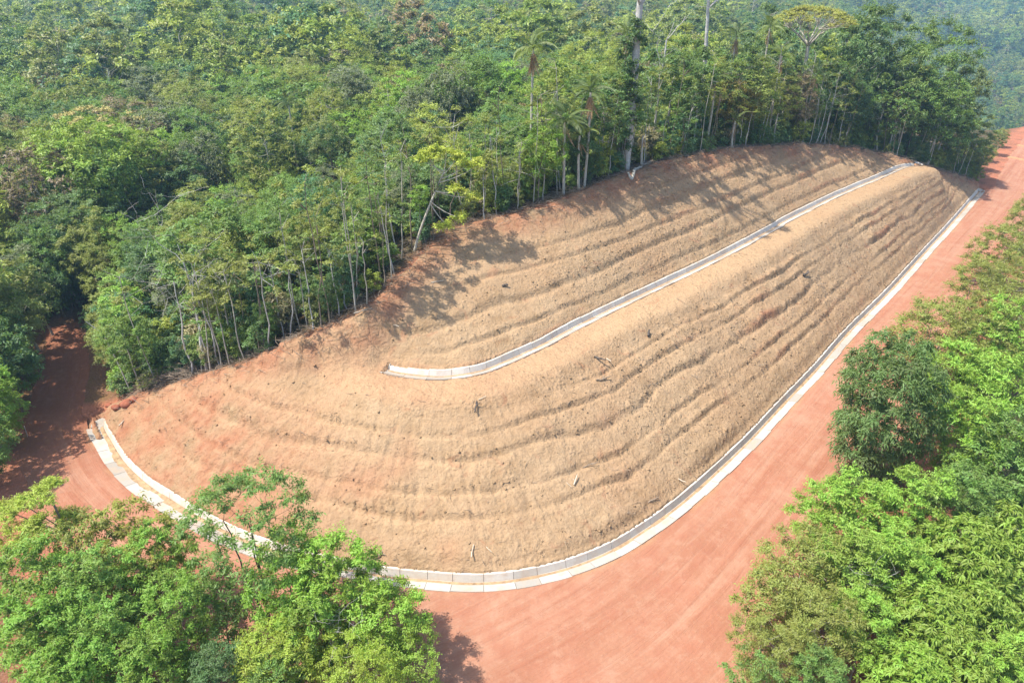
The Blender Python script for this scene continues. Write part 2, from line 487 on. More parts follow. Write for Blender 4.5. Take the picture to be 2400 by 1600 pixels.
def poly_sd(px, py, P):
    Q = np.vstack([P, P[:1]])
    dense = np.vstack([np.linspace(Q[i], Q[i + 1], max(2, int(np.linalg.norm(Q[i + 1] - Q[i]) / 0.35) + 1))[:-1] for i in range(len(Q) - 1)])
    d, _ = seg_dist(px, py, dense)
    return np.where(inside_poly(px, py, P), -d, d)

# ------------------------------------------------------------------ ground sheet, graded from fine here to coarse at the horizon
def graded(a, b, h, lo, hi):
    c = list(np.arange(a, b + 1e-6, h))
    s = h; x = b
    while x < hi:
        s = min(s * 1.18, 60); x += s; c.append(x)
    s = h; x = a
    while x > lo:
        s = min(s * 1.18, 60); x -= s; c.insert(0, x)
    return np.array(c)
gx = graded(-60, 92, 0.7, -2600, 2600); gy = graded(6, 150, 0.7, -400, 3600)
X, Y = np.meshgrid(gx, gy, indexing='ij')
Zg = zbase(X, Y)
near = (X > -80) & (X < 130) & (Y > -5) & (Y < 190)
sdh = np.full(X.shape, 99.0); sdr = np.full(X.shape, 99.0)
sdh[near] = poly_sd(X[near], Y[near], HILL); sdr[near] = poly_sd(X[near], Y[near], ROADPOLY)
Zg += 0.12 * fbm(X / 3, Y / 3, 3, 2) * sstep(0, 3, np.minimum(sdh, sdr))
d0, _ = seg_dist(X[near], Y[near], C0[::4]); sink = np.zeros(X.shape)
sink[near] = np.maximum(sstep(2.2, 1.0, d0) * 0.7, 0)
sink = np.maximum(sink, sstep(-0.8, -1.8, sdh) * 0.9)
sink = np.maximum(sink, sstep(-1.6, -2.6, sdr) * 0.5)
Zg -= sink
nx, ny = X.shape
idx = np.arange(nx * ny).reshape(nx, ny)
F = np.stack([idx[:-1, :-1], idx[1:, :-1], idx[1:, 1:], idx[:-1, 1:]], -1).reshape(-1, 4)
redm = np.maximum(sstep(5.0, 0.5, sdr) * np.where((X < -20) & (Y > 44), 0.35, 1.0), 0.75 * sstep(30, 22, Y) * sstep(6, -2, X) * sstep(-40, -20, X) * sstep(9.0, 4.0, sdr))
redm = np.maximum(redm, 0.8 * sstep(1.6, 0.2, sdh))
me = mesh_np("ground", np.stack([X, Y, Zg], -1).reshape(-1, 3), F, M_LITTER, True, {"red": redm.ravel()})
tag(new_obj("ground", me), "leaf littered reddish forest floor under the trees", None, None, "structure")

# ------------------------------------------------------------------ the cleared hill, cut in terraces
HS = 0.125
hx = np.arange(-36, 76, HS); hy = np.arange(23, 110, HS)
X, Y = np.meshgrid(hx, hy, indexing='ij')
crs = poly_sd(X[::4, ::4].copy(), Y[::4, ::4].copy(), HILL)           # coarse signed distance, then bilinear
def upsample(A, shape, k):
    u = np.minimum(np.arange(shape[0]) / k, A.shape[0] - 1.001); v = np.minimum(np.arange(shape[1]) / k, A.shape[1] - 1.001)
    i = u.astype(int); j = v.astype(int); a = (u - i)[:, None]; b = (v - j)[None]
    return A[i][:, j] * (1 - a) * (1 - b) + A[i + 1][:, j] * a * (1 - b) + A[i][:, j + 1] * (1 - a) * b + A[i + 1][:, j + 1] * a * b
SD = upsample(crs, X.shape, 4)
def coarse_dist(C):
    d, i = seg_dist(X[::4, ::4].copy(), Y[::4, ::4].copy(), C)
    return d, i
keep = SD < 2.2
px, py, sd = X[keep], Y[keep], SD[keep]
z = zbase(px, py)
d1, i1 = seg_dist(px, py, C1[::2]); i1 = np.minimum(i1 * 2, len(C1) - 1)
s1 = (px - C1[i1, 0]) * NRM1[i1, 0] + (py - C1[i1, 1]) * NRM1[i1, 1]        # + downhill of the berm drain
zb_here = C1[i1, 2]
d0, i0 = seg_dist(px, py, C0[::2]); i0 = np.minimum(i0 * 2, len(C0) - 1)
d2, _ = seg_dist(px, py, C2[::3])
# how far the place lies on the berm (flat) and on either tier
berm = sstep(3.6, 2.7, s1) * sstep(-0.7, -0.5, s1) * sstep(4.2, 3.2, d1)
upper = sstep(-0.1, 0.25, z - zb_here) * (1 - berm)
wob = (0.28 * fbm(px / 6, py / 6, 3, 11) + 0.10 * fbm(px / 1.5, py / 1.5, 3, 15)) * (1 - 0.45 * upper)
def terraces(zz, h, ph, lip, cut=0.27):
    zz = zz + 0.16 * np.sin(2.6 * zz + 1.0)
    k = (zz + wob - ph) / h
    n = np.floor(k); f = k - n
    r = np.interp(f, [0, 0.02, 0.11, 0.18, 0.86, 0.90, 0.96, 1.0], [0.0, 0.01, 0.28, 0.35, 0.97 + lip, 1.0 + lip, 1.0 + lip * 0.5, 1.0])
    r = r + (cut - 0.30) * np.interp(f, [0, 0.02, 0.12, 0.7, 1.0], [0, 0, 1, 0, 0])
    return (n + r - k) * h, f
cutn = 0.40 + 0.36 * fbm(px / 2.6, py / 2.6, 3, 17)
t1, f1 = terraces(z, 0.95, 0.42, 0.03, cutn)
t2, f2 = terraces(z, 1.10, zb_here + 0.75, 0.04, 0.42 + 0.16 * fbm(px / 3, py / 3, 2, 19))
fade = (1 - berm) * sstep(0.25, 1.3, d0) * sstep(0.4, 1.6, np.abs(d1)) * (0.35 + 0.65 * sstep(-0.45, 0.2, fbm(px / 8, py / 8, 3, 21)))
# the nose of the upper tier is smoothed ground near the forest edge
nose = sstep(5.0, 1.0, d2) * sstep(15, 2, px)
fade = np.where(upper > 0.5, np.maximum(fade, 0.8 * (1 - berm) * sstep(0.4, 1.6, d1)), fade) * (1 - 0.85 * nose * upper)
left_side = sstep(-10, -22, px)
fade = np.where(left_side > 0.3, np.maximum(fade, 1.25 * sstep(7, 2, d2) * sstep(0.25, 1.3, d0)), fade * (1 - 0.3 * left_side))
fade = fade * np.where(upper > 0.5, 1.0, sstep(zb_here - 0.75, zb_here - 1.35, z))
zt = z + t1 * fade * (1 - upper) + t2 * fade * upper
riser1 = np.exp(-((f1 - 0.14) / 0.15) ** 2); riser2 = np.exp(-((f2 - 0.16) / 0.14) ** 2)
riser = (riser1 * (1 - upper) + riser2 * upper) * fade
right = sstep(0, 14, px)
rough = (0.22 + 1.0 * riser * (0.5 + 0.5 * right)) * (1 - 0.8 * berm) * (1 - 0.55 * nose)
lump = fbm(px / 0.75, py / 0.75, 4, 31)
clod = np.maximum(0, fbm(px / 0.42, py / 0.42, 3, 41)) ** 1.3
zt += rough * (0.12 * lump + 0.34 * clod * (1 - upper * 0.5)) * (0.6 + 0.6 * sstep(-.3, .3, fbm(px / 3.5, py / 3.5, 2, 45)))
zt += 0.16 * fbm(px / 3.2, py / 3.2, 3, 51) * (1 - berm) * sstep(0.4, 1.5, d0)
# rills running straight down the nose and left flank
ang = np.arctan2(py - 45.0, px + 6.0)
rill = np.abs(vnoise(ang * 55 + 1.5 * fbm(px / 4, py / 4, 2, 63), z * 0.25, 61))
zt -= 0.12 * (1 - sstep(0.0, 0.28, rill)) * sstep(10, -4, px) * (1 - upper) * (1 - berm) * sstep(0.6, 2, d0) * (0.5 + riser)
# room for the drains
mid1 = (i1 > 3) & (i1 < len(C1) - 5)
zt = np.where(mid1 & (s1 > -0.36) & (s1 < 0.66) & (d1 < 1.0), np.minimum(zt, zb_here - 0.30), zt)
wallz = zb_here + 0.26
zt = np.where((s1 <= -0.36) & (s1 > -0.9) & (d1 < 1.2) & mid1 & (i1 > 20), np.maximum(np.minimum(zt, wallz + 0.10 + 0.5 * (-0.36 - s1)), wallz - 0.12), zt)
foot = sstep(1.1, 0.2, d0)
zt = zt * (1 - foot) + (0.31 + 0.05 * lump) * foot
zt = np.where(d0 < 0.34, -0.4, zt)
# outer rim: sink below the forest floor with a ragged line
out_ = sd + 0.55 * fbm(px / 1.3, py / 1.3, 3, 71) - 0.25
zt = zt + 0.07 - np.where(d2 < 3.5, sstep(-0.3, 1.7, out_) * 0.65, 0)
zt = np.where((sd > 0.25) & (d2 > 2.5), zt - 1.0, zt)
red = np.maximum.reduce([sstep(2.6, 0.3, d2) * 0.9, 0.9 * sstep(-6, -20, px) * sstep(6.5, 2.5, z), sstep(1.6, 0.4, d0) * 0.6 * left_side, 0.75 * sstep(0.05, 0.5, fbm(px / 5, py / 5, 3, 81)) * right * riser,
                         0.55 * sstep(0.1, 0.6, fbm(px / 6, py / 6, 3, 85)) * sstep(12, 0, px) * (1 - upper), 0.35 * berm * sstep(8, -5, px)])
berm_lip_pale = np.maximum(berm * 0.9, sstep(0.68, 0.8, np.where(upper > 0.5, f2, f1)) * sstep(1.0, 0.94, np.where(upper > 0.5, f2, f1)) * fade * 0.8)  # paler berm soil, plus sunlight on the terrace lips painted into the colour
ids = np.full(X.shape, -1); ids[keep] = np.arange(keep.sum())
q = np.stack([ids[:-1, :-1], ids[1:, :-1], ids[1:, 1:], ids[:-1, 1:]], -1).reshape(-1, 4)
q = q[(q >= 0).all(1)]
me = mesh_np("terraced_hillside", np.column_stack([px, py, zt]), q, M_SOIL, True, {"red": red, "berm_lip_pale": berm_lip_pale})
tag(new_obj("terraced_hillside", me), "bare tan hillside cut into curving terraces between two drains", None, None, "structure")
HILLV = np.column_stack([px, py, zt]); HILL_RISER = riser; HILL_BERM = berm; HILL_SD = sd; HILL_RED = red
# quick height look-up on the finished hill
HZ = np.full(X.shape, np.nan); HZ[keep] = zt
def zhill(x, y):
    i = int(round((x - hx[0]) / HS)); j = int(round((y - hy[0]) / HS))
    if 0 <= i < HZ.shape[0] and 0 <= j < HZ.shape[1] and not np.isnan(HZ[i, j]):
        return float(HZ[i, j])
    return float(zbase(np.array([x]), np.array([y]))[0])

# ------------------------------------------------------------------ the red road
SNOSE_X = -8.0
nac = 44
tt = np.linspace(0, 1, nac)
A_IN = 0.64 + 0.22 * sstep(0, 1, (SNOSE_X - CR[:, 0])[:, None] / 8.0)
A = A_IN + tt[None] * (RW[:, None] - A_IN)
RX = CR[:, 0][:, None] + NRMR[:, 0][:, None] * A; RY = CR[:, 1][:, None] + NRMR[:, 1][:, None] * A
wob = 0.6 * fbm(RX / 1.7, RY / 1.7, 3, 91)
edge = RW[:, None] - A
RZ = 0.035 + 0.035 * fbm(RX / 2.2, RY / 2.2, 3, 95) - 0.05 * sstep(0.5, 0.05, A - A_IN + 0.25 * fbm(RX / .8, RY / .8, 2, 96)) - 0.45 * sstep(1.0, -0.3, edge + 0.7 * wob)
rz2 = zbase(RX, RY); RZ = RZ + np.minimum(rz2, 0.25) * (edge < 2.5)
# shallow wheel ruts and a crossing water bar or two on the far road
ss = np.broadcast_to(SR[:, None], A.shape)
for c_, w_ in ((2.4, 0.35), (4.3, 0.35), (6.3, 0.3)):
    RZ -= 0.035 * np.exp(-((A - c_ - 0.5 * np.sin(ss / 9.0)) / w_) ** 2) * (0.5 + 0.5 * vnoise(ss / 6, A * 0, 97))
sandy = np.zeros(A.shape)
for pxy in ((2262, 424), (2300, 358), (2322, 331)):
    w3 = P2W(pxy[0], pxy[1], 0); sb = SR[np.argmin((CR[:, 0] - w3[0]) ** 2 + (CR[:, 1] - w3[1]) ** 2)]
    if pxy[0] > 2290:
        g = np.exp(-((ss - sb + A * 0.35) / 0.5) ** 2); RZ += 0.16 * g; sandy = np.maximum(sandy, g)
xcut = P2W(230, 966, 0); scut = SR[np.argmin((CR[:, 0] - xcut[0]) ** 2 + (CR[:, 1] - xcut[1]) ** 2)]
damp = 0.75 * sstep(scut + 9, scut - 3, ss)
sandy = np.maximum(sandy, 0.55 * sstep(0.5, 0.0, A - A_IN) * sstep(-0.2, 0.4, fbm(RX / 2, RY / 2, 2, 99)))
# inner edge of the track, where no drain runs
free_ = (ss < scut - 0.8) | (ss > SR[np.argmin((CR[:, 0] - C0[-1, 0]) ** 2 + (CR[:, 1] - C0[-1, 1]) ** 2)] + 1.0)
RZ -= np.where(free_, 0.45 * sstep(1.0, 0.0, A - 0.4 + 0.7 * wob), 0) - np.where(free_, np.clip(rz2, 0, 0.35), 0)
GD, GSd = curve_of([(x, y, 0.0) for x, y in ((560, 1900), (900, 1690), (1180, 1545), (1420, 1400), (1600, 1240), (1760, 1060), (1900, 905), (2000, 790), (2140, 640), (2210, 555), (2300, 450), (2360, 360), (2400, 300))], 0.3)
_d, _i = seg_dist(RX, RY, GD); _gn = normals(GD)
lane2 = np.stack([GSd[_i], (RX - GD[_i, 0]) * _gn[_i, 0] + (RY - GD[_i, 1]) * _gn[_i, 1], A * 0], -1)
lmix = sstep(-12, 2, RX + 0.25 * (RY - 20))
idx = np.arange(A.size).reshape(A.shape)
F = np.stack([idx[:-1, :-1], idx[:-1, 1:], idx[1:, 1:], idx[1:, :-1]], -1).reshape(-1, 4)
me = mesh_np("road", np.stack([RX, RY, RZ], -1).reshape(-1, 3), F[:, ::-1], M_ROAD, True,
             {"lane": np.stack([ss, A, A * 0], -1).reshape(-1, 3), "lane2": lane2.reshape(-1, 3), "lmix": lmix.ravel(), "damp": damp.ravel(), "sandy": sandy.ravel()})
tag(new_obj("road", me), "red clay road curving round the foot of the terraced hill", None, None, "structure")
def zroad(x, y):
    return 0.04

# ------------------------------------------------------------------ concrete drains, block by block
def extrude_piece(prof, stations):
    """prof: closed (n, 2) profile (offset, height); stations: (P, normal, z) along the drain"""
    V = []; n = len(prof)
    for (p, nn, zz) in stations:
        for (o, h) in prof:
            V.append((p[0] + nn[0] * o, p[1] + nn[1] * o, zz + h))
    F3 = []
    for i in range(len(stations) - 1):
        for k in range(n):
            a = i * n + k; b = i * n + (k + 1) % n
            F3.append((a, a + n, b + n, b))
    m = len(stations) - 1
    me = bpy.data.meshes.new("piece")
    me.from_pydata(V, [], [tuple(reversed(f)) for f in F3] + [tuple(range(n)), tuple(range(m * n + n - 1, m * n - 1, -1))])
    return me

def build_drain(name, C, S, NR, seg, label, rng, slab_w=0.64, sed_ctrl=None, wall_h=0.30, taper=2.0):
    root = new_obj(name, None)
    root.location = (C[len(C) // 2, 0], C[len(C) // 2, 1], C[len(C) // 2, 2])
    off = np.array(root.location)
    tag(root, label, "drain", None)
    total = S[-1]; s = 0.7; k = 0
    def at(q):
        p = np.array([np.interp(q, S, C[:, i]) for i in range(3)]); nn = np.array([np.interp(q, S, NR[:, i]) for i in range(2)])
        nn /= np.linalg.norm(nn); return p - off, nn
    while s < total - 0.9:
        ln = seg * rng.uniform(0.88, 1.14); e = min(s + ln, total - 0.7)
        g = 0.013
        st = []
        dz = rng.uniform(-0.012, 0.012)
        for q in np.linspace(s + g, e - g, 4):
            p, nn = at(q); st.append((p, nn, p[2] + dz))
        mid_q = 0.5 * (s + e); tap = min(1.0, 0.25 + 0.75 * min(mid_q, total - mid_q) / taper)
        w = (slab_w(st[1][0] + off) if callable(slab_w) else slab_w) + rng.uniform(-0.04, 0.04)
        slab = [(-0.10, -0.13), (0.06, -0.13), (w, 0.035 + rng.uniform(-.01, .02)), (w + 0.02, -0.12), (0.05, -0.26), (-0.10, -0.26)]
        wt = wall_h * tap + rng.uniform(-.015, .015); wl = [(-0.085, -0.20), (-0.25, wt - .015), (-0.275, wt), (-0.37, wt), (-0.40, wt - .04), (-0.40, -0.20)]
        o = new_obj("base_slab", extrude_piece(slab, st), root); o.data.materials.append(M_SLAB)
        o = new_obj("wall_block", extrude_piece(wl, st), root); o.data.materials.append(M_WALL)
        s = e; k += 1
    # rounded, closed heads
    for (q, sign) in ((0.7, -1), (total - 0.7, 1)):
        p, nn = at(q); tdir = np.array([-nn[1], nn[0]]) * sign
        V = []; F3 = []
        cx = p[:2] + nn * 0.12
        ringp = [(0.0, -0.13), (0.45, -0.10), (0.95, 0.05), (1.12, 0.06), (1.15, -0.25)]
        na = 13
        for a in np.linspace(0, math.pi, na):
            for (r, h) in ringp:
                rr = r * 0.5
                d = nn * math.cos(a) * rr * 1.0 + tdir * math.sin(a) * rr * 1.5
                hh = h + (0.22 * max(0, -math.cos(a)) if r > 0.5 else 0) * (r > 0.4)
                V.append((cx[0] + d[0], cx[1] + d[1], p[2] + hh))
        m = len(ringp)
        for i in range(na - 1):
            for j in range(m - 1):
                F3.append((i * m + j, i * m + j + 1, (i + 1) * m + j + 1, (i + 1) * m + j))
        me = bpy.data.meshes.new("rounded_end"); me.from_pydata(V, [], F3); me.materials.append(M_SLAB)
        bm_fix(me)
        new_obj("rounded_end", me, root)
    # sediment washed along the channel
    V = []; F3 = []; q = np.arange(0.75, total - 0.75, 0.15)
    for i, a in enumerate(q):
        p, nn = at(a)
        amt = sed_ctrl(a) if sed_ctrl else 0.4
        wv = max(0.0, amt * (0.75 + 0.6 * float(vnoise(np.array([a / 1.3]), np.array([0.5]), 3)[0]) + 0.35 * float(vnoise(np.array([a / 0.35]), np.array([0.5]), 4)[0])))
        base = p[:2]
        for (o_, h_) in ((-0.14, -0.16), (-0.04 - 0.05 * wv, -0.118 + 0.05 * wv), (0.09 + 0.05 * wv, -0.117 + 0.03 * wv), (0.10 + 0.42 * wv, -0.150 + 0.112 * wv)):
            V.append((base[0] + nn[0] * o_, base[1] + nn[1] * o_, p[2] + h_))
        if i:
            for j in range(3):
                b0 = (i - 1) * 4 + j
                F3.append((b0, b0 + 1, b0 + 5, b0 + 4))
    me = bpy.data.meshes.new("sediment"); me.from_pydata(V, [], F3); me.materials.append(M_SED); bm_fix(me)
    new_obj("sediment", me, root)
    return root
import bmesh
def bm_fix(me):
    bm = bmesh.new(); bm.from_mesh(me)
    bmesh.ops.recalc_face_normals(bm, faces=bm.faces)
    up = sum(f.normal.z for f in bm.faces)
    if up < 0: bmesh.ops.reverse_faces(bm, faces=bm.faces)
    bm.to_mesh(me); bm.free()
drng = random.Random(5)
s_nose = S0[np.argmin(np.abs(C0[:, 0] + 12) + np.abs(C0[:, 1] - 28))]
build_drain("foot_drain", C0, S0, NRM0, 1.55, "pale concrete block drain ringing the foot of the hill beside the red road", drng, lambda p: 0.70 + 0.26 * float(sstep(0, 1, np.array((SNOSE_X - p[0]) / 8.0))),
            lambda a: 0.42 * float(sstep(s_nose + 6, s_nose - 6, np.array(a))) + 0.16)
build_drain("berm_drain", C1, S1, NRM1, 1.4, "pale concrete drain curving along the berm halfway up the hill", drng, 0.60, lambda a: 0.10, 0.24, 4.5)
# ------------------------------------------------------------------ vegetation
def leaf_material(name, use_palette=False, trans=0.44, dead=False):
    m, nt, out = mat_new(name)
    oi = N(nt, "ShaderNodeObjectInfo")
    rnd = N(nt, "ShaderNodeAttribute", attribute_name="rnd").outputs["Fac"]
    if use_palette:
        c0 = ramp(nt, oi.outputs["Random"], PALETTE).outputs[0]
        c0.node.color_ramp.interpolation = 'CONSTANT'
    else:
        c0 = oi.outputs["Color"]
    hsv = N(nt, "ShaderNodeHueSaturation"); L(nt, c0, hsv.inputs["Color"])
    L(nt, maprange(nt, rnd, 0, 1, 0.445, 0.490), hsv.inputs["Hue"])
    L(nt, maprange(nt, rnd, 0, 1, 0.95, 2.25), hsv.inputs["Value"])
    col = hsv.outputs[0]
    col = mixc(nt, maprange(nt, rnd, 0.93, 1.0, 0.0, 0.55), col, (0.19, 0.17, 0.03))
    b = N(nt, "ShaderNodeBsdfPrincipled"); L(nt, col, b.inputs["Base Color"])
    b.inputs["Roughness"].default_value = 0.48; b.inputs["Specular IOR Level"].default_value = 0.45
    t = N(nt, "ShaderNodeBsdfTranslucent")
    L(nt, mixc(nt, 0.55, col, (0.20, 0.26, 0.02)), t.inputs["Color"])
    mx = N(nt, "ShaderNodeMixShader"); mx.inputs[0].default_value = trans
    L(nt, b.outputs[0], mx.inputs[1]); L(nt, t.outputs[0], mx.inputs[2]); L(nt, mx.outputs[0], out.inputs[0])
    return m
PALETTE = [(0, (0.1, 0.193, 0.036)), (0.12, (0.147, 0.231, 0.039)), (0.24, (0.068, 0.153, 0.046)), (0.36, (0.187, 0.264, 0.043)), (0.48, (0.094, 0.18, 0.061)), (0.6, (0.167, 0.206, 0.062)), (0.7, (0.071, 0.167, 0.071)), (0.8, (0.217, 0.294, 0.054)), (0.9, (0.119, 0.167, 0.054)), (0.965, (0.236, 0.226, 0.107)), (0.988, (0.2, 0.19, 0.1)), (0.996, (0.2, 0.165, 0.07))]
M_LEAF = leaf_material("leaf_by_tree")
M_LEAF_FAR = leaf_material("leaf_far_mixed", True, 0.42)
def bark_material(name, c, var):
    return plain_material(name, c, 0.9, var, 3.0, 0.02)
M_BARK_PALE = bark_material("bark_pale", (0.42, 0.38, 0.31), 0.3)
M_BARK = bark_material("bark_grey_brown", (0.21, 0.165, 0.12), 0.4)
M_BARK_DARK = bark_material("bark_dark", (0.10, 0.075, 0.055), 0.4)
M_DEADWOOD = bark_material("dead_wood", (0.44, 0.41, 0.37), 0.3)
M_DRYFROND = plain_material("dry_frond", (0.36, 0.24, 0.13), 0.9, 0.35, 2.0)
M_FLOWER = plain_material("pale_flower", (0.50, 0.42, 0.16), 0.8, 0.25, 2.0)

def tubes_mesh(paths, name, mat, sides=5):
    V = []; F = []; base = 0
    for (P, R) in paths:
        P = np.asarray(P, float); R = np.asarray(R, float); n = len(P)
        T = np.gradient(P, axis=0); T /= np.linalg.norm(T, axis=1)[:, None] + 1e-9
        ref = np.where(np.abs(T[:, 2:3]) > 0.9, np.array([[1.0, 0, 0]]), np.array([[0, 0, 1.0]]))
        U = np.cross(T, ref); U /= np.linalg.norm(U, axis=1)[:, None] + 1e-9
        W = np.cross(T, U)
        k = sides if R.max() > 0.03 else 3
        a = np.linspace(0, 2 * np.pi, k, endpoint=False)
        ring = P[:, None] + R[:, None, None] * (np.cos(a)[None, :, None] * U[:, None] + np.sin(a)[None, :, None] * W[:, None])
        V.append(ring.reshape(-1, 3))
        i = np.arange(n - 1)[:, None] * k; j = np.arange(k)[None]; j2 = (j + 1) % k
        F.append((np.stack([i + j, i + j2, i + k + j2, i + k + j], -1).reshape(-1, 4)) + base)
        base += n * k
    return mesh_np(name, np.vstack(V), np.vstack(F), mat, True)

def rand_dirs(rng, n):
    v = rng.normal(size=(n, 3)); return v / (np.linalg.norm(v, axis=1)[:, None] + 1e-9)
def unit(v): return v / (np.linalg.norm(v, axis=-1, keepdims=True) + 1e-9)

def leaves_mesh(name, P, D, Nn, Ln, Wd, rnd, mat, droop=0.15, fold=0.22):
    """one folded two-triangle blade per leaf"""
    D = unit(D); S = unit(np.cross(D, Nn)); Nn = np.cross(S, D)
    Ln = Ln[:, None]; Wd = Wd[:, None]
    mid = P + D * Ln * 0.45
    a = mid + S * Wd * 0.5 + Nn * Wd * fold; b = mid - S * Wd * 0.5 + Nn * Wd * fold
    tip = P + D * Ln; tip[:, 2] -= (Ln * droop)[:, 0]
    V = np.stack([P, a, tip, b], 1).reshape(-1, 3)
    n = len(P); i = np.arange(n)[:, None] * 4
    F = np.concatenate([i + np.array([[0, 1, 2]]), i + np.array([[0, 2, 3]])], 1).reshape(-1, 3)
    return mesh_np(name, V, F, mat, False, {"rnd": np.repeat(rnd, 4)})

def clump_leaves(rng, C, R, out_dir, nt, nl, L0, W0, flat=0.7, up=0.45, out=0.6, spread=0.75, droop_dir=0.25, whorl=False):
    """leafy twigs around clump centres: returns arrays for leaves_mesh"""
    m = len(C)
    ci = np.repeat(np.arange(m), nt)
    d = rand_dirs(rng, m * nt) + out_dir[ci] * out + np.array([0, 0, up])
    d[:, 2] *= flat
    d = unit(d)
    tl = R[ci] * rng.uniform(0.55, 1.15, m * nt)
    start = C[ci] - d * (0.1 * tl)[:, None]
    ti = np.repeat(np.arange(m * nt), nl)
    u = np.tile(np.linspace(0.25, 1.0, nl), m * nt) + rng.uniform(-0.04, 0.04, m * nt * nl)
    if whorl: u = 1 - (1 - u) * 0.22
    pos = start[ti] + d[ti] * (tl[ti] * u)[:, None]
    pos[:, 2] -= droop_dir * tl[ti] * u ** 2 * 0.5
    side = unit(np.cross(d, np.array([0, 0, 1.0]) + 0.3 * rng.normal(size=d.shape)))
    sgn = np.tile(np.where(np.arange(nl) % 2 == 0, 1, -1), m * nt)
    if whorl:
        ang = rng.uniform(0, 2 * np.pi, len(ti)); up2 = np.cross(side, d)
        ld = unit(d[ti] * 0.45 + side[ti] * np.cos(ang)[:, None] + up2[ti] * np.sin(ang)[:, None])
    else:
        ld = unit(d[ti] * (1 - spread) + side[ti] * (sgn * spread)[:, None] + 0.25 * rng.normal(size=(len(ti), 3)))
    ld[:, 2] -= droop_dir * 0.6; ld = unit(ld)
    nn = unit(np.array([0, 0, 1.0]) + 0.45 * rng.normal(size=(len(ti), 3)) + 0.35 * d[ti])
    sz = rng.uniform(0.7, 1.25, len(ti))
    crnd = rng.uniform(0.0, 1.0, m)[ci][ti]
    rnd = np.clip(0.45 * crnd + 0.55 * rng.uniform(0, 1, len(ti)) * 0.97, 0, 1)
    return pos, ld, nn, L0 * sz, W0 * sz, rnd

def lumpy(rng, dirs, amp):
    s = np.zeros(len(dirs))
    for k in range(5):
        w = rng.normal(size=3) * (1.6 + k); s += np.sin(dirs @ w + rng.uniform(0, 6.28)) / (1 + 0.5 * k)
    return 1 + amp * s / 2.0

